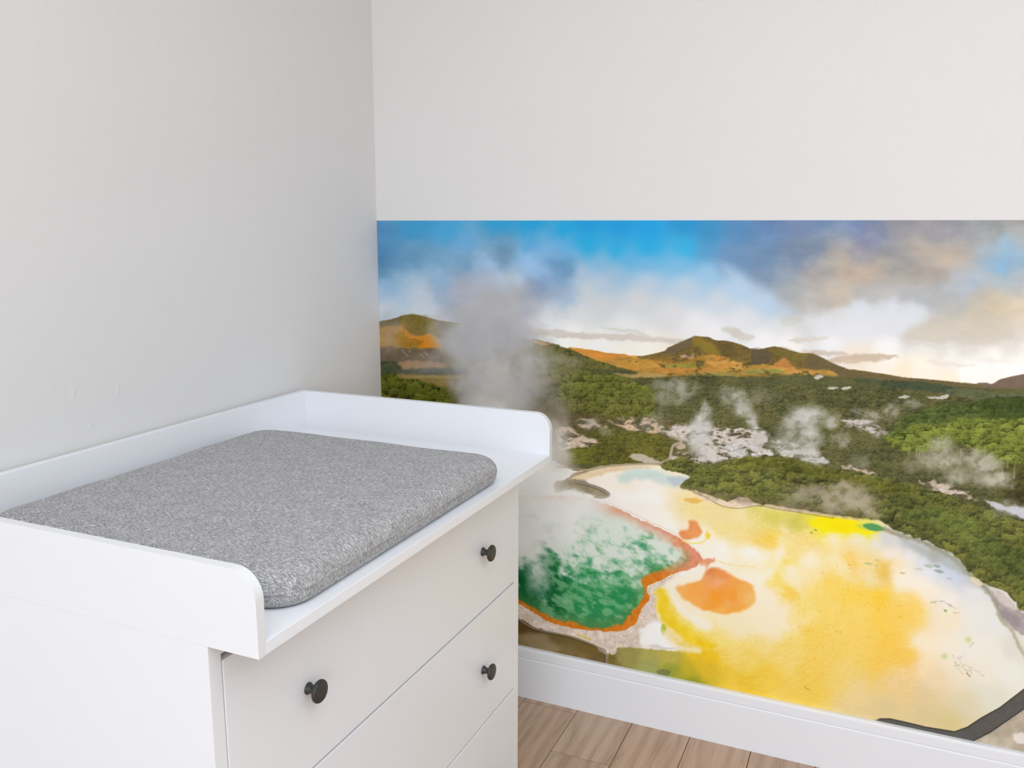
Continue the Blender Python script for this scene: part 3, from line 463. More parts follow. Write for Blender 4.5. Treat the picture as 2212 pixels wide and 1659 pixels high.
    c.fill([(1200, 992), (1225, 996), (1252, 1006), (1240, 1010), (1210, 1004)], (122, 106, 72), 3, 4, 9, 146, .8)
    # curved boardwalk at lower right
    ground = [(2100, 1600), (2140, 1582), (2172, 1560), (2212, 1532), (2300, 1480), (2900, 1600), (2900, 2000), (2080, 2000)]
    c.fill(ground, (188, 176, 156), 2, 3, 12, 147, 1, var=(20, 20, 18), vs=16)
    c.fill([(2188, 1588), (2204, 1582), (2230, 1590), (2225, 1606), (2196, 1604)], (234, 228, 220), 3, 5, 9, 148, .9)
    BW = [(1880, 1560), (1900, 1552), (1922, 1552), (1950, 1558), (2000, 1570), (2062, 1580), (2090, 1570), (2120, 1550), (2160, 1528), (2212, 1488), (2300, 1400), (2340, 1430), (2260, 1510), (2212, 1532), (2172, 1560), (2140, 1582), (2096, 1604), (2000, 1690), (1860, 1640)]
    c.fill(BW, (96, 93, 88), 1.3, .6, 10, 149, 1, smooth=False, var=(6, 6, 6), vs=8)
    top = [(1900, 1553), (1922, 1553), (1950, 1559), (2000, 1571), (2062, 1581), (2090, 1571), (2120, 1551), (2160, 1529), (2212, 1489)]
    c.line(top, 3, (60, 58, 54), 1, .8, smooth=False)
    c.line([(2096, 1603), (2140, 1581), (2172, 1559), (2212, 1531)], 3, (58, 58, 60), 1, .85, smooth=False)
    for k_ in range(64):
        t = k_ / 64; q = t * (len(top) - 1); a = int(q); f = q - a
        u0 = top[a][0] * (1 - f) + top[a + 1][0] * f; v0 = top[a][1] * (1 - f) + top[a + 1][1] * f
        L = 28
        c.line([(u0, v0), (u0 + (10 if u0 < 2062 else 34), v0 + L)] if u0 < 2062 else [(u0, v0), (u0 + 36, v0 + 22)], .8, (70, 68, 64), .7, .45 if k_ % 6 else .75, smooth=False)
    # little marks on the terrace
    for (a, b) in (((2090, 1418), (2130, 1432)), ((2070, 1436), (2085, 1452)), ((2080, 1425), (2100, 1455)), ((2060, 1420), (2120, 1470))):
        pass
    tw = (150, 130, 112)
    for P in ([(2058, 1418), (2072, 1422), (2082, 1415)], [(2068, 1422), (2080, 1434), (2094, 1440), (2100, 1456)], [(2062, 1430), (2070, 1444), (2080, 1458)], [(2064, 1436), (2078, 1440), (2090, 1452)], [(2094, 1394), (2104, 1386)], [(2092, 1398), (2106, 1390)], [(2084, 1446), (2096, 1450)], [(2010, 1304), (2030, 1300), (2052, 1306), (2064, 1316)], [(2012, 1302), (2034, 1300), (2056, 1309)], [(2060, 1326), (2072, 1322)], [(2096, 1442), (2112, 1452), (2128, 1460)]):
        c.line(P, 1.3, tw, 1.1, .42, 4, 5)
    c.line([(2088, 1454), (2096, 1462)], 2.2, (120, 104, 40), .8, .7)
    for (uu, vv) in ((2040, 1418), (2092, 1382)):
        c.fill([(uu - 8, vv), (uu, vv - 7), (uu + 7, vv), (uu, vv + 7)], (204, 216, 150), 5, 2, 6, 5, .8)
    c.fill([(2038, 1318), (2042, 1316), (2046, 1320), (2041, 1322)], (140, 176, 90), 1.5, 1, 5, 6, .9)
    c.line([(1738, 1482), (1742, 1487), (1748, 1490)], 1.2, (140, 100, 50), .7, .7)
    for (uu, vv, w, h, col) in ((2005, 1222, 10, 4, (176, 190, 178)), (2024, 1223, 8, 3, (150, 164, 166)), (2028, 1234, 11, 4, (146, 166, 158)), (1876, 1218, 10, 3, (196, 198, 140)), (1895, 1210, 6, 2, (200, 200, 130)), (1893, 1223, 5, 2, (200, 196, 120)), (1950, 1238, 7, 2, (190, 186, 130)), (1762, 1145, 4, 2, (140, 140, 120)), (1753, 1151, 3, 1.5, (140, 140, 120)), (1985, 1229, 9, 3, (206, 206, 200)), (2051, 1250, 8, 2, (180, 190, 212))):
        c.fill([(uu - w, vv - h * .4), (uu, vv - h), (uu + w, vv + h * .6), (uu, vv + h)], col, 1.5, 1.5, 5, int(uu), .85)
    # ---- steam
    pc = (184, 182, 184)
    c.steam([(1060, 712, 80, 44, .98), (1050, 742, 90, 40, .95), (1010, 780, 70, 60, .8), (1120, 790, 70, 60, .75), (1100, 840, 70, 50, .8), (1030, 840, 56, 50, .7), (1080, 650, 90, 60, .6), (1060, 690, 66, 60, .8), (1045, 740, 80, 60, .85), (1060, 800, 80, 60, .9), (1065, 860, 66, 60, .95), (1000, 755, 55, 40, .55), (1130, 745, 60, 40, .5), (985, 700, 60, 50, .5), (960, 745, 50, 40, .5), (1120, 690, 50, 40, .35)], pc, .96, 201, 44, .2, .6, 9, .75)
    c.steam([(1000, 702, 60, 34, .85), (1060, 715, 70, 34, .98), (1115, 728, 52, 30, .9), (1040, 740, 90, 40, .9)], (178, 177, 180), 1, 202, 44, .15, .5, 10, .78)
    c.steam([(1060, 870, 56, 34, .9), (1075, 810, 44, 40, .6)], (196, 192, 187), .8, 203, 34, .2, .6, 6, .8)
    c.steam([(1160, 770, 70, 44, .5), (1190, 820, 50, 50, .45), (1165, 860, 36, 44, .45), (950, 790, 60, 36, .35), (1210, 780, 50, 30, .35), (1215, 870, 40, 40, .25)], (172, 170, 166), .9, 205, 36, .25, .68, 8, .45)
    c.steam([(870, 700, 50, 40, .3), (830, 730, 40, 40, .4), (900, 780, 50, 30, .2)], (176, 164, 150), .8, 207, 36, .3, .7, 8, .4)
    # big white steam behind the chest
    c.steam([(1140, 1010, 84, 80, .97), (1150, 1090, 110, 76, .97), (1200, 960, 46, 60, .6), (1080, 960, 110, 120, .95), (1230, 1100, 90, 46, .8), (1180, 1160, 70, 50, .5), (1100, 1180, 60, 60, .5), (1255, 1082, 80, 30, .85), (1320, 1098, 50, 18, .4), (1140, 1170, 60, 40, .6), (1160, 1220, 26, 60, .35), (960, 1120, 120, 70, .7), (1240, 1150, 70, 30, .5)], (236, 235, 231), 1., 209, 44, .15, .55, 6, .86)
    c.steam([(1195, 930, 36, 60, .55), (1210, 985, 30, 40, .5)], (196, 188, 178), .9, 210, 30, .2, .6, 6, .6)
    W = (186, 184, 178)
    c.steam([(1455, 850, 46, 24, .55), (1440, 830, 40, 16, .5), (1475, 838, 40, 20, .4), (1430, 870, 22, 22, .35)], (172, 170, 156), 1, 211, 24, .27, .63, 10, .42)
    c.steam([(1518, 905, 30, 30, .75), (1524, 880, 16, 18, .5), (1500, 925, 40, 20, .55), (1510, 955, 34, 34, .8), (1530, 985, 24, 16, .8)], (208, 206, 202), 1, 213, 20, .22, .6, 12, .6)
    c.steam([(1590, 860, 40, 22, .5), (1605, 885, 26, 24, .7), (1625, 912, 18, 24, .8), (1640, 945, 22, 24, .65), (1570, 850, 36, 16, .4)], (196, 194, 188), 1, 215, 20, .25, .62, 12, .5)
    c.steam([(1650, 855, 34, 22, .4)], (160, 156, 142), 1, 216, 22, .3, .66, 8, .4)
    c.steam([(1755, 900, 36, 30, .75), (1720, 905, 40, 30, .6), (1750, 940, 30, 34, .8), (1755, 985, 30, 24, .92), (1700, 930, 40, 24, .45), (1800, 910, 24, 20, .6), (1690, 960, 40, 24, .5), (1730, 970, 30, 24, .7)], (202, 200, 194), 1, 217, 24, .25, .6, 12, .6)
    c.steam([(1815, 950, 26, 18, .6), (1850, 890, 18, 14, .45), (1885, 900, 30, 18, .5), (1925, 890, 22, 22, .55), (1968, 872, 34, 14, .45), (1870, 915, 24, 14, .5), (1900, 935, 24, 10, .4)], (186, 180, 172), 1, 219, 16, .34, .66, 8, .3)
    c.steam([(1860, 1000, 30, 18, .5)], (150, 148, 128), 1, 220, 20, .3, .66, 8, .4)
    c.steam([(2035, 970, 34, 30, .6), (2050, 1000, 40, 26, .6), (2010, 1000, 36, 24, .4), (2130, 1000, 44, 24, .6), (2100, 985, 34, 18, .45), (2150, 1042, 44, 24, .75), (2170, 1035, 30, 20, .5), (2060, 1035, 34, 20, .5), (2100, 1030, 60, 24, .35), (1975, 1000, 40, 20, .3)], (186, 181, 164), 1, 221, 24, .22, .58, 12, .55, 1.55)
    c.steam([(1810, 1080, 60, 26, .6), (1750, 1065, 40, 24, .45), (1840, 1060, 40, 20, .45), (1860, 1090, 40, 24, .55), (1790, 1050, 50, 18, .35), (1720, 1080, 40, 20, .3), (1880, 1110, 30, 14, .45), (1800, 1095, 70, 22, .4), (1838, 1050, 34, 18, .35)], (176, 167, 146), 1, 223, 26, .22, .6, 12, .55, 1.6)
    c.steam([(1700, 1060, 30, 18, .25)], (150, 146, 126), 1, 225, 26, .3, .66, 8, .4)
    c.steam([(1310, 935, 20, 14, .3), (1400, 915, 20, 18, .4), (1425, 905, 24, 18, .35), (1275, 915, 20, 14, .5)], (186, 182, 176), 1, 226, 16, .3, .66, 8, .4)
    c.steam([(2200, 1105, 60, 18, .6), (2175, 1090, 30, 12, .4)], (204, 204, 210), 1, 228, 18, .3, .66, 8, .4)
    return np.clip(c.rgb, 0, 255).reshape(shp + (3,))

# ------------------------------------------------------------------ scene helpers
S = bpy.context.scene
COL = S.collection

# calibrated view of the corner (metres; the back wall is y = 0, the left wall x = 0)
FL, YAW, PITCH, ROLL = 1857.43, -.4147, .1814, .0021
CAM = (1.3792, -2.1594, 1.365)
def view_axes():
    f = Vector((math.sin(YAW) * math.cos(PITCH), math.cos(YAW) * math.cos(PITCH), -math.sin(PITCH)))
    r0 = Vector((math.cos(YAW), -math.sin(YAW), 0)); u0 = r0.cross(f)
    r = r0 * math.cos(ROLL) + u0 * math.sin(ROLL); u = -r0 * math.sin(ROLL) + u0 * math.cos(ROLL)
    return f, r, u

def obj(name, bm, mat=None, parent=None, smooth=False, kind=None):
    me = bpy.data.meshes.new(name)
    bmesh.ops.recalc_face_normals(bm, faces=bm.faces)
    bm.to_mesh(me); bm.free()
    for p in me.polygons: p.use_smooth = smooth
    if mat: me.materials.append(mat)
    o = bpy.data.objects.new(name, me); COL.objects.link(o)
    if parent: o.parent = parent
    if kind: o['kind'] = kind
    return o

def tag(o, label, cat, group=None):
    o['label'] = label; o['category'] = cat
    if group: o['group'] = group
    return o

def empty(name, loc):
    o = bpy.data.objects.new(name, None); COL.objects.link(o); o.location = loc
    o.empty_display_size = .1
    return o

def add_box(bm, lo, hi, bev=0, seg=2):
    ret = bmesh.ops.create_cube(bm, size=1)
    vs = ret['verts']
    c = [(a + b) / 2 for a, b in zip(lo, hi)]; d = [b - a for a, b in zip(lo, hi)]
    for v in vs: v.co = Vector([c[i] + v.co[i] * d[i] for i in range(3)])
    if bev:
        es = list({e for v in vs for e in v.link_edges})
        bmesh.ops.bevel(bm, geom=es, offset=bev, segments=seg, profile=.5, affect='EDGES')

def box(name, lo, hi, mat, parent=None, bev=0, seg=2, org=(0, 0, 0), smooth=False, kind=None):
    bm = bmesh.new()
    add_box(bm, [a - b for a, b in zip(lo, org)], [a - b for a, b in zip(hi, org)], bev, seg)
    o = obj(name, bm, mat, parent, smooth, kind)
    return o

def prism(bm, prof, fn0, fn1):
    """closed profile swept between two placements"""
    a = [bm.verts.new(fn0(p)) for p in prof]; b = [bm.verts.new(fn1(p)) for p in prof]
    n = len(prof)
    for i in range(n): bm.faces.new((a[i], a[(i + 1) % n], b[(i + 1) % n], b[i]))
    bm.faces.new(a); bm.faces.new(b[::-1])
    return a, b

def srgb(r, g, b):
    f = lambda c: c / 12.92 if c <= .04045 else ((c + .055) / 1.055) ** 2.4
    return (f(r / 255), f(g / 255), f(b / 255), 1)

class N:
    """small node-tree writer"""
    def __init__(s, name):
        s.m = bpy.data.materials.new(name); s.m.use_nodes = True
        s.t = s.m.node_tree; s.b = s.t.nodes['Principled BSDF']
    def n(s, kind, **kw):
        d = s.t.nodes.new(kind)
        for k, v in kw.items():
            if k.startswith('i_'):
                key = k[2:].replace('_', ' ')
                d.inputs[key].default_value = v
            else: setattr(d, k, v)
        return d
    def l(s, a, b): s.t.links.new(a, b)
    def math(s, op, a, b=None, clamp=False):
        d = s.n('ShaderNodeMath', operation=op, use_clamp=clamp)
        for i, q in enumerate((a, b)):
            if q is None: continue
            if isinstance(q, (int, float)): d.inputs[i].default_value = q
            else: s.l(q, d.inputs[i])
        return d.outputs[0]
    def mix(s, fac, a, b, blend='MIX'):
        d = s.n('ShaderNodeMix', data_type='RGBA', blend_type=blend)
        for i, q in ((0, fac), (6, a), (7, b)):
            if isinstance(q, (int, float, tuple)): d.inputs[i].default_value = q
            else: s.l(q, d.inputs[i])
        return d.outputs[2]
    def ramp(s, fac, stops):
        d = s.n('ShaderNodeValToRGB'); e = d.color_ramp.elements
        while len(e) < len(stops): e.new(.5)
        for i, (p, c) in enumerate(stops): e[i].position = p; e[i].color = c
        s.l(fac, d.inputs[0]); return d.outputs[0]
    def coord(s, scale=(1, 1, 1), out='Object', loc=(0, 0, 0)):
        tc = s.n('ShaderNodeTexCoord'); mp = s.n('ShaderNodeMapping')
        mp.inputs['Scale'].default_value = scale; mp.inputs['Location'].default_value = loc
        s.l(tc.outputs[out], mp.inputs[0]); return mp.outputs[0]
    def noise(s, vec, scale, detail=4, rough=.5, dist=0):
        d = s.n('ShaderNodeTexNoise'); s.l(vec, d.inputs['Vector'])
        d.inputs['Scale'].default_value = scale; d.inputs['Detail'].default_value = detail
        d.inputs['Roughness'].default_value = rough; d.inputs['Distortion'].default_value = dist
        return d.outputs['Fac']
    def bump(s, h, strength, dist):
        d = s.n('ShaderNodeBump'); d.inputs['Strength'].default_value = strength; d.inputs['Distance'].default_value = dist
        s.l(h, d.inputs['Height']); s.l(d.outputs[0], s.b.inputs['Normal'])

def plain(name, col, rough=.5, spec=.5, bump=None):
    m = N(name); m.b.inputs['Base Color'].default_value = col
    m.b.inputs['Roughness'].default_value = rough; m.b.inputs['Specular IOR Level'].default_value = spec
    if bump:
        v = m.coord(); m.bump(m.noise(v, bump[0], 4), bump[1], bump[2])
    return m

# ------------------------------------------------------------------ materials
LACQ = (.80, .822, .868, 1)
def lacquer(name, col=LACQ, rough=.34):
    m = N(name); v = m.coord()
    n = m.noise(v, 3.0, 3)
    m.l(m.mix(n, tuple(c * .985 for c in col[:3]) + (1,), col), m.b.inputs['Base Color'])
    m.b.inputs['Roughness'].default_value = rough; m.b.inputs['Specular IOR Level'].default_value = .45
    m.bump(m.noise(v, 220, 2), .02, .0004)
    return m.m
M_white = lacquer('white_lacquer')
M_edge_shade = lacquer('white_edge_shaded', (.735, .75, .77, 1), .5)  # white lacquer with shade put into its colour, for the tray edges
M_inside = lacquer('drawer_carcass', (.70, .70, .70, 1), .6)

def wall_paint(name, col, pocks=(), strength=.35):
    m = N(name); v = m.coord()
    n = m.noise(m.coord((1, 1, .35)), 55, 5, .6); n2 = m.noise(v, 5, 3)
    m.l(m.mix(n2, tuple(c * .975 for c in col[:3]) + (1,), col), m.b.inputs['Base Color'])
    m.b.inputs['Roughness'].default_value = .85; m.b.inputs['Specular IOR Level'].default_value = .2
    h = m.math('ADD', n, m.math('MULTIPLY', m.noise(v, 260, 3), .35))
    for (y, z, r) in pocks:                    # small lumps in the plaster
        mp = m.n('ShaderNodeMapping'); tc = m.n('ShaderNodeTexCoord'); m.l(tc.outputs['Object'], mp.inputs[0])
        mp.inputs['Location'].default_value = (0, -y / r, -z / (r * 1.7)); mp.inputs['Scale'].default_value = (0, 1 / r, 1 / (r * 1.7))
        ln = m.n('ShaderNodeVectorMath', operation='LENGTH'); m.l(mp.outputs[0], ln.inputs[0])
        h = m.math('ADD', h, m.math('MULTIPLY', m.math('SUBTRACT', 1, ln.outputs['Value'], True), 2.6))
    m.bump(h, strength, .0035)
    return m.m
M_wall = wall_paint('white_wall_paint', (.735, .725, .725, 1), strength=.10)
M_wall_left = wall_paint('rough_wall_paint', (.715, .708, .708, 1),
                         ((-.6952, 1.629, .0045), (-1.0498, 1.0589, .007), (-.9507, 1.046, .0075), (-.1092, .9322, .005), (-1.02, .99, .006), (-.52, 1.26, .004)), .15)
M_ceil = plain('ceiling_paint', (.86, .86, .86, 1), .9, .2, (120, .1, .002)).m
M_trim = lacquer('baseboard_paint', (.80, .822, .872, 1), .5)

def mat_fabric():
    m = N('heather_grey_knit')
    uv = m.n('ShaderNodeUVMap'); uv.uv_map = 'UVMap'
    def mapped(sc):
        mp = m.n('ShaderNodeMapping'); mp.inputs['Scale'].default_value = sc; m.l(uv.outputs[0], mp.inputs[0]); return mp.outputs[0]
    a = m.noise(mapped((115, 620, 1)), 1, 3, .65, .5)     # short knit strokes across the mat
    b = m.noise(mapped((230, 1000, 1)), 1, 2, .6, .3)
    d = m.noise(mapped((26, 40, 1)), 1, 3, .6)
    f = m.math('ADD', m.math('ADD', m.math('MULTIPLY', a, .62), m.math('MULTIPLY', b, .48)), m.math('MULTIPLY', d, .10))
    c = m.ramp(f, [(.42, srgb(84, 84, 86)), (.56, srgb(140, 140, 142)), (.64, srgb(172, 172, 174)), (.76, srgb(226, 226, 228))])
    m.l(c, m.b.inputs['Base Color'])
    m.b.inputs['Roughness'].default_value = .95; m.b.inputs['Specular IOR Level'].default_value = .15
    m.b.inputs['Sheen Weight'].default_value = .12
    m.bump(f, .5, .0012)
    return m.m
M_knit = mat_fabric()
M_black = plain('black_satin_metal', (.030, .029, .030, 1), .42, .5, (300, .05, .0003)).m

def oak():
    m = N('oak_laminate')
    geo = m.n('ShaderNodeNewGeometry'); rnd = geo.outputs['Random Per Island']
    tc = m.n('ShaderNodeTexCoord')
    off = m.n('ShaderNodeCombineXYZ'); m.l(m.math('MULTIPLY', rnd, 37.0), off.inputs[0]); m.l(m.math('MULTIPLY', rnd, 91.0), off.inputs[1])
    add = m.n('ShaderNodeVectorMath', operation='ADD'); m.l(tc.outputs['Object'], add.inputs[0]); m.l(off.outputs[0], add.inputs[1])
    def mapped(sc):
        mp = m.n('ShaderNodeMapping'); mp.inputs['Scale'].default_value = sc; m.l(add.outputs[0], mp.inputs[0]); return mp.outputs[0]
    fine = m.noise(mapped((190, 9, 1)), 1, 4, .65)
    band = m.noise(mapped((13, 2.0, 1)), 1, 4, .6, 1.6)
    w = m.n('ShaderNodeTexWave', wave_type='BANDS', bands_direction='X'); m.l(mapped((9, .9, 1)), w.inputs['Vector'])
    w.inputs['Scale'].default_value = .8; w.inputs['Distortion'].default_value = 12; w.inputs['Detail'].default_value = 3; w.inputs['Detail Scale'].default_value = .8
    kn = m.noise(mapped((11, 6, 1)), 1, 2, .5)
    f = m.math('ADD', m.math('ADD', m.math('MULTIPLY', fine, .42), m.math('MULTIPLY', band, .40)), m.math('MULTIPLY', w.outputs['Fac'], .13))
    c = m.ramp(f, [(.28, srgb(154, 127, 107)), (.46, srgb(180, 154, 134)), (.58, srgb(190, 165, 146)), (.75, srgb(206, 185, 168))])
    c = m.mix(m.math('MULTIPLY', m.math('SUBTRACT', kn, .66, True), 4.0, True), c, srgb(104, 82, 72))
    tint = m.ramp(rnd, [(0, (.90, .88, .86, 1)), (.5, (1, 1, 1, 1)), (1, (1.0, .96, .92, 1))])
    m.l(m.mix(1.0, c, tint, 'MULTIPLY'), m.b.inputs['Base Color'])
    m.b.inputs['Roughness'].default_value = .48; m.b.inputs['Specular IOR Level'].default_value = .35
    m.bump(fine, .12, .0008)
    return m.m
M_oak = oak()
M_gap = plain('plank_gap', srgb(70, 48, 36), .9, .1).m

# ------------------------------------------------------------------ the room
RX, RY, RH = 5.6, -7.4, 2.7
box('wall_left', (-.12, RY - .12, -.02), (0, .12, RH), M_wall_left, kind='structure')
box('wall_back', (0, 0, -.02), (RX, .12, RH), M_wall, kind='structure')
RY0, RY1 = -6.4, -1.8                # unseen window opening added in the right wall for fill light
bm = bmesh.new()
add_box(bm, (RX, RY1, -.02), (RX + .12, .12, RH)); add_box(bm, (RX, RY - .12, -.02), (RX + .12, RY0, RH))
add_box(bm, (RX, RY0, -.02), (RX + .12, RY1, .35)); add_box(bm, (RX, RY0, 2.45), (RX + .12, RY1, RH))
obj('wall_right', bm, M_wall, kind='structure')
bm = bmesh.new()
for lo, hi in (((RY0, .35), (RY0 + .06, 2.45)), ((RY1 - .06, .35), (RY1, 2.45)), ((RY0 + .06, .35), (RY1 - .06, .41)), ((RY0 + .06, 2.39), (RY1 - .06, 2.45)), ((-4.13, .41), (-4.07, 2.39))):
    add_box(bm, (RX + .04, lo[0], lo[1]), (RX + .09, hi[0], hi[1]), .004)
obj('added_side_window', bm, M_trim, kind='structure')  # frame of the added side window
WX0, WX1, WZ0, WZ1 = .5, 5.1, .35, 2.45
bm = bmesh.new()
add_box(bm, (0, RY - .12, -.02), (WX0, RY, RH)); add_box(bm, (WX1, RY - .12, -.02), (RX, RY, RH))
add_box(bm, (WX0, RY - .12, -.02), (WX1, RY, WZ0)); add_box(bm, (WX0, RY - .12, WZ1), (WX1, RY, RH))
obj('wall_front', bm, M_wall, kind='structure')
box('ceiling', (-.12, RY - .12, RH), (RX + .12, .12, RH + .1), M_ceil, kind='structure')
# window frame in the wall opposite the mural
bm = bmesh.new()
for lo, hi in (((WX0, WZ0), (WX0 + .06, WZ1)), ((WX1 - .06, WZ0), (WX1, WZ1)), ((WX0 + .06, WZ0), (WX1 - .06, WZ0 + .06)), ((WX0 + .06, WZ1 - .06), (WX1 - .06, WZ1)), ((2.77, WZ0 + .06), (2.83, WZ1 - .06))):
    add_box(bm, (lo[0], RY - .09, lo[1]), (hi[0], RY - .04, hi[1]), .004)
obj('window_1', bm, M_trim, kind='structure')

# floor: planks running towards the mural wall
PW, PX = .1615, .4825
bm = bmesh.new(); rng = random.Random(4)
k0 = int(math.floor((0 - PX) / PW)); k1 = int(math.ceil((RX - PX) / PW))
for k in range(k0, k1):
    xa, xb_ = max(PX + k * PW, 0), min(PX + (k + 1) * PW, RX)
    if xb_ - xa < .002: continue
    y1 = {0: -.036, 1: -.228}.get(k, -.45 - rng.random() * .75)
    cuts = [0, y1]
    while cuts[-1] > RY: cuts.append(cuts[-1] - 1.25)
    for a, b in zip(cuts, cuts[1:]):
        b = max(b, RY)
        if a - b < .003: continue
        add_box(bm, (xa + .0010, b + .0010, -.012), (xb_ - .0010, a - .0010, 0))
fl = obj('floor', bm, M_oak, kind='structure')
sub = box('floor_underlay', (0, RY, -.02), (RX, 0, -.0025), M_gap, fl)

# baseboards with a shallow step below the rounded top
HB = .1548
prof = [(0, 0), (.0165, 0), (.0165, .1205), (.0160, .1226), (.0151, .1240), (.0151, .1252), (.0158, .1264), (.0160, .1280), (.0156, .1490), (.0146, .1530), (.0120, HB), (0, HB)]
bm = bmesh.new(); prism(bm, prof, lambda p: (0.0002, -p[0], p[1]), lambda p: (RX, -p[0], p[1]))
obj('baseboard_back', bm, M_trim, kind='structure')
bm = bmesh.new(); prism(bm, prof, lambda p: (p[0], -.018, p[1]), lambda p: (p[0], RY, p[1]))
obj('baseboard_left', bm, M_trim, kind='structure')

# ------------------------------------------------------------------ wall mural
def build_mural():
    X1, Z0, Z1 = 2.42, .1549, 1.3803
    f, r, u = [np.array(q) for q in view_axes()]
    # uneven columns: fine on the near part of the print, coarser past it
    xs = np.concatenate([np.linspace(.0008, 1.78, 1300), np.linspace(1.786, X1, 110)])
    zs = np.linspace(Z0, Z1, 1000)
    X, Z = np.meshgrid(xs, zs); Y = np.full_like(X, -.0008)
    d = np.stack([X - CAM[0], Y - CAM[1], Z - CAM[2]], -1); w = d @ f
    U = 1106 + FL * (d @ r) / w; V = 829.5 - FL * (d @ u) / w
    rgb = paint(U, V) / 255.
    lin = np.where(rgb <= .04045, rgb / 12.92, ((rgb + .055) / 1.055) ** 2.4) * INK
    lin = np.minimum(lin, .96)
    # sheet thickness: one more ring of vertices on the wall itself
    X = np.pad(X, 1, 'edge'); Z = np.pad(Z, 1, 'edge'); Y = np.pad(Y, 1, constant_values=-.00005)
    lin = np.pad(lin, ((1, 1), (1, 1), (0, 0)), 'edge')
    nr, nc = X.shape
    co = np.stack([X, Y, Z], -1).astype(np.float32).reshape(-1, 3)
    i = np.arange(nr - 1)[:, None] * nc + np.arange(nc - 1)[None, :]
    quads = np.stack([i, i + 1, i + nc + 1, i + nc], -1).reshape(-1, 4).astype(np.int32)
    me = bpy.data.meshes.new('wall_mural')
    me.vertices.add(len(co)); me.vertices.foreach_set('co', co.ravel())
    nq = len(quads)
    me.loops.add(nq * 4); me.loops.foreach_set('vertex_index', quads.ravel())
    me.polygons.add(nq); me.polygons.foreach_set('loop_start', np.arange(0, nq * 4, 4, dtype=np.int32))
    me.update(calc_edges=True)
    at = me.color_attributes.new('print', 'FLOAT_COLOR', 'POINT')
    at.data.foreach_set('color', np.concatenate([lin.reshape(-1, 3), np.ones((len(co), 1))], 1).astype(np.float32).ravel())
    m = N('mural_print')
    a = m.n('ShaderNodeAttribute', attribute_name='print')
    m.l(a.outputs['Color'], m.b.inputs['Base Color'])
    m.b.inputs['Roughness'].default_value = .8; m.b.inputs['Specular IOR Level'].default_value = .12
    m.bump(m.noise(m.coord(), 420, 2), .03, .0004)
    me.materials.append(m.m)
    o = bpy.data.objects.new('wall_mural', me); COL.objects.link(o)
    tag(o, 'printed landscape mural of a steaming green spring and yellow terrace on the back wall', 'wall mural')
INK = 1.0
build_mural()

# ------------------------------------------------------------------ dresser
Y0, Y1 = -1.3864, -.3864            # outer faces of the side panels
XB, XF = .020, .6165                # back and front of the carcass
ZT = .8380
dz = empty('dresser', (XB, (Y0 + Y1) / 2, 0))
D0 = tuple(dz.location)
tag(dz, 'white chest of three drawers with round black knobs against the left wall', 'dresser')
PT = .0222
box('side_panel', (XB, Y0, 0), (XF, Y0 + PT, ZT), M_white, dz, .0003, 2, D0)
box('side_panel', (XB, Y1 - PT, 0), (XF, Y1, ZT), M_white, dz, .0008, 2, D0)
box('top_panel', (XB, Y0 + PT, .8172), (XF - .0004, Y1 - PT, ZT), M_white, dz, .0005, 1, D0)
box('back_panel', (XB, Y0 + PT, .04), (XB + .006, Y1 - PT, .8172), M_inside, dz, 0, 1, D0)
box('bottom_panel', (XB + .006, Y0 + PT, .04), (XF - .03, Y1 - PT, .058), M_inside, dz, 0, 1, D0)
box('plinth', (XF - .045, Y0 + PT, 0), (XF - .03, Y1 - PT, .04), M_white, dz, 0, 1, D0)

def knob_mesh():
    prof = [(0, 0), (.0094, 0), (.0095, .0008), (.0089, .0022), (.0074, .0048), (.0063, .0080), (.0059, .0115), (.0061, .0140), (.0075, .0152),
            (.0120, .0160), (.0155, .0172), (.0175, .0192), (.0180, .0212), (.0175, .0232), (.0162, .0246), (.0140, .0253), (.0080, .0257), (0, .0258)]
    bm = bmesh.new(); seg = 48; rings = []
    for r, h in prof:
        if r == 0: rings.append([bm.verts.new((h, 0, 0))])
        else: rings.append([bm.verts.new((h, r * math.cos(2 * math.pi * k / seg), r * math.sin(2 * math.pi * k / seg))) for k in range(seg)])
    for A, B in zip(rings, rings[1:]):
        for k in range(seg):
            k2 = (k + 1) % seg
            if len(A) == 1: bm.faces.new((A[0], B[k], B[k2]))
            elif len(B) == 1: bm.faces.new((A[k], A[k2], B[0]))
            else: bm.faces.new((A[k], A[k2], B[k2], B[k]))
    return bm
knob_me = None
DY0, DY1 = Y0 + PT + .0022, Y1 - PT - .0022
YC = (Y0 + Y1) / 2
for (z0, z1, zk) in ((.5437, .8075, .6780), (.2727, .5387, .4035), (.0440, .2677, .1330)):
    bm = bmesh.new()
    add_box(bm, (XF - .020 - D0[0], DY0 - D0[1], z0), (XF + .0004 - D0[0], DY1 - D0[1], z1), .0011, 2)   # front
    xi = XF - .0205 - D0[0]; xk = .05; ya, yb = DY0 + .012 - D0[1], DY1 - .012 - D0[1]; za, zb = z0 + .016, z1 - .05
    add_box(bm, (xk, ya, za), (xi, ya + .012, zb)); add_box(bm, (xk, yb - .012, za), (xi, yb, zb))       # box behind it
    add_box(bm, (xk, ya + .012, za), (xk + .012, yb - .012, zb)); add_box(bm, (xk + .012, ya + .012, za), (xi, yb - .012, za + .006))
    dr = obj('drawer', bm, M_white, dz)
    for s in (-1, 1):
        if knob_me is None:
            k = obj('knob', knob_mesh(), M_black, dr, True); knob_me = k.data
        else:
            k = bpy.data.objects.new('knob', knob_me); COL.objects.link(k); k.parent = dr
        k.location = (XF + .0004 - D0[0], YC + s * .3035 - D0[1], zk)
        k['label'] = 'round black knob'

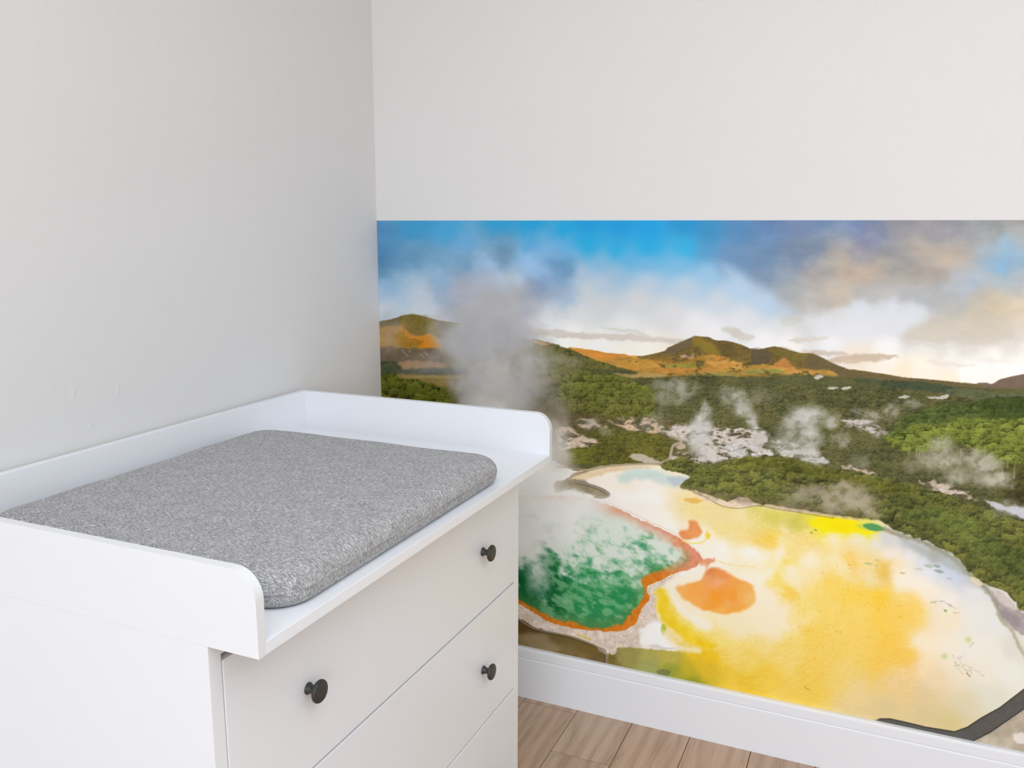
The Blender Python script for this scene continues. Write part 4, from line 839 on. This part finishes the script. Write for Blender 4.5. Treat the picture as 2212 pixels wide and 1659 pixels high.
# ------------------------------------------------------------------ changing tray on the dresser
TX0, TX1, TB = .0120, .6984, .0148
TZ0, TZ1, TZR = .8381, .8553, .9511
tr = empty('changing_tray', (TX0, YC, TZ0)); T0 = tuple(tr.location)
tag(tr, 'white changing tray with raised rounded sides set on top of the drawers', 'changing tray')
box('base_board', (TX0 + TB, Y0 + TB, TZ0), (TX1, Y1 - TB, TZ1), M_white, tr, .0006, 2, T0)
box('back_board', (TX0, Y0 + TB, TZ0), (TX0 + TB, Y1 - TB, TZR), M_white, tr, .0006, 2, T0)
RR = .0385
pr = [(TX0, TZ0), (TX1, TZ0)] + [(TX1 - RR + RR * math.cos(a), TZR - RR + RR * math.sin(a)) for a in [math.pi / 2 * q / 20 for q in range(21)]] + [(TX0, TZR)]
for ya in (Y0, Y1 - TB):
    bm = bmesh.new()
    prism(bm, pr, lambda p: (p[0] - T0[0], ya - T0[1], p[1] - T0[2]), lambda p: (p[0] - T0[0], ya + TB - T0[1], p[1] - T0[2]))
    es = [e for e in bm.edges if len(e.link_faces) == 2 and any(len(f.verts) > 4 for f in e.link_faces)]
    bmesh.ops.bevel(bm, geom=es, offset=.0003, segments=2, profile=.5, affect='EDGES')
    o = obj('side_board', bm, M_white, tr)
    o.data.materials.append(M_edge_shade)                # board edges painted darker against the strong light from above
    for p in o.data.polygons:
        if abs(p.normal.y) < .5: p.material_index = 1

# ------------------------------------------------------------------ changing mat
MX0, MX1, MY0, MY1, MH, MR = .058, .6825, -1.309, -.604, .056, .060
def mat_outline(inset, n=14):
    r = max(MR - inset, .004); x0, x1, y0, y1 = MX0 + inset, MX1 - inset, MY0 + inset, MY1 - inset
    P = []
    for cx, cy, a0 in ((x1 - r, y1 - r, 0), (x0 + r, y1 - r, 90), (x0 + r, y0 + r, 180), (x1 - r, y0 + r, 270)):
        for q in range(n + 1):
            a = math.radians(a0 + 90 * q / n); P.append((cx + r * math.cos(a), cy + r * math.sin(a), math.cos(a), math.sin(a)))
    # subdivide the straight runs so the cushion can sag a little
    out = []; m = len(P)
    for i in range(m):
        a = P[i]; b = P[(i + 1) % m]; out.append(a)
        if (i + 1) % (n + 1) == 0:
            for q in range(1, 16):
                t = q / 16; out.append((a[0] + (b[0] - a[0]) * t, a[1] + (b[1] - a[1]) * t, a[2], a[3]))
    return out
def build_mat():
    cx, cy = (MX0 + MX1) / 2, (MY0 + MY1) / 2
    bm = bmesh.new(); uvl = bm.loops.layers.uv.new('UVMap')
    rows = []                                    # (inset, height) from the underside over the edge to the top
    ZS = .0255                                   # seam height
    rows += [(.024, 0), (.0120, .0010), (.0055, .0045), (.0018, .0110), (.0004, .0185), (0, ZS - .0012), (-.0009, ZS), (0, ZS + .0012)]
    for q in range(1, 11):
        a = math.pi / 2 * q / 10; rows.append((.036 * (1 - math.cos(a)) ** 1.0, ZS + .0012 + (MH - .004 - ZS) * math.sin(a)))
    rings = []; uvs = {}
    arc = 0; prev = None
    def add_ring(pts, z, drop):
        R = []
        for (x, y, nx, ny) in pts:
            wob = .0006 * math.sin(x * 31 + y * 17) + .0005 * math.sin(y * 43 - x * 11)
            v = bm.verts.new((x - cx, y - cy, z + (wob if z > .01 else 0))); R.append(v)
            uvs[v] = (x + nx * drop, y + ny * drop)
        rings.append(R)
    lens = [0]
    for (a, b) in zip(rows, rows[1:]): lens.append(lens[-1] + math.hypot(a[0] - b[0], a[1] - b[1]))
    for (ins, z), L in zip(rows, lens):
        add_ring(mat_outline(ins), z, (lens[-1] - L) - (rows[-1][0] - ins))
    base = mat_outline(rows[-1][0]); z0 = rows[-1][1]
    for k in range(1, 9):                        # the gently domed top
        t = k / 9; s = 1 - t
        add_ring([(cx + (x - cx) * s, cy + (y - cy) * s, nx, ny) for x, y, nx, ny in base], z0 + .004 * (1 - s ** 2.2), 0)
    top = bm.verts.new((0, 0, z0 + .004)); uvs[top] = (cx, cy)
    bot = bm.verts.new((0, 0, 0)); uvs[bot] = (cx, cy)
    n = len(rings[0])
    for A, B in zip(rings, rings[1:]):
        for i in range(n):
            j = (i + 1) % n; bm.faces.new((A[i], A[j], B[j], B[i]))
    for i in range(n):
        j = (i + 1) % n
        bm.faces.new((rings[-1][i], rings[-1][j], top)); bm.faces.new((rings[0][j], rings[0][i], bot))
    for f in bm.faces:
        for l in f.loops: l[uvl].uv = uvs[l.vert]
    o = obj('changing_mat', bm, M_knit, None, True)
    o.location = (cx, cy, TZ1)
    tag(o, 'heather grey knitted changing mat lying in the white tray', 'changing mat')
    # piping along the seam
    bm = bmesh.new(); uvl = bm.loops.layers.uv.new('UVMap'); P = mat_outline(.0004); n = len(P); R = []
    for (x, y, nx, ny) in P:
        R.append([bm.verts.new((x - cx + nx * .0012 * math.cos(a), y - cy + ny * .0012 * math.cos(a), ZS + .0013 * math.sin(a))) for a in [2 * math.pi * q / 8 for q in range(8)]])
    for i in range(n):
        j = (i + 1) % n
        for q in range(8):
            f = bm.faces.new((R[i][q], R[j][q], R[j][(q + 1) % 8], R[i][(q + 1) % 8]))
            for l in f.loops: l[uvl].uv = (l.vert.co.x, l.vert.co.y + l.vert.co.z)
    obj('seam_piping', bm, M_knit, o, True)
build_mat()

# ------------------------------------------------------------------ light
W = bpy.data.worlds.new('daylight'); S.world = W; W.use_nodes = True
W.node_tree.nodes['Background'].inputs[0].default_value = (.93, .96, 1, 1)
W.node_tree.nodes['Background'].inputs[1].default_value = 1.0
P_REAR, P_SIDE, P_TOP = 106, 3, 66
DAY = (.878, .955, 1)
def area(name, loc, rot, sx, sy, power, col=(1, 1, 1)):
    L = bpy.data.lights.new(name, 'AREA'); L.shape = 'RECTANGLE'; L.size = sx; L.size_y = sy; L.energy = power; L.color = col
    o = bpy.data.objects.new(name, L); COL.objects.link(o); o.location = loc; o.rotation_euler = rot
    return o
area('window_daylight', ((WX0 + WX1) / 2, RY - .03, (WZ0 + WZ1) / 2), (math.radians(90), 0, 0), WX1 - WX0 - .14, WZ1 - WZ0 - .14, P_REAR, DAY)
area('added_side_fill', (RX + .03, (RY0 + RY1) / 2, 1.4), (math.radians(90), 0, math.radians(90)), RY1 - RY0 - .14, 1.96, P_SIDE, DAY)  # added side fill, lifts the left wall and drawer fronts
area('added_top_fill', (2.15, -2.5, RH - .03), (0, 0, 0), 2.6, 2.6, P_TOP, DAY)  # unseen overhead panel added as fill to even out the tones

# ------------------------------------------------------------------ camera
f, r, u = view_axes()
cd = bpy.data.cameras.new('camera'); cam = bpy.data.objects.new('camera', cd); COL.objects.link(cam)
cam.matrix_world = Matrix(((r.x, u.x, -f.x, CAM[0]), (r.y, u.y, -f.y, CAM[1]), (r.z, u.z, -f.z, CAM[2]), (0, 0, 0, 1)))
cd.sensor_fit = 'HORIZONTAL'; cd.sensor_width = 36; cd.lens = FL / 2212 * 36; cd.clip_start = .05
S.camera = cam
vs = S.view_settings
vs.view_transform = 'Standard'; vs.look = 'None'; vs.gamma = 1; vs.use_curve_mapping = False
vs.exposure = .06
S.cycles.max_bounces = 10; S.cycles.diffuse_bounces = 8
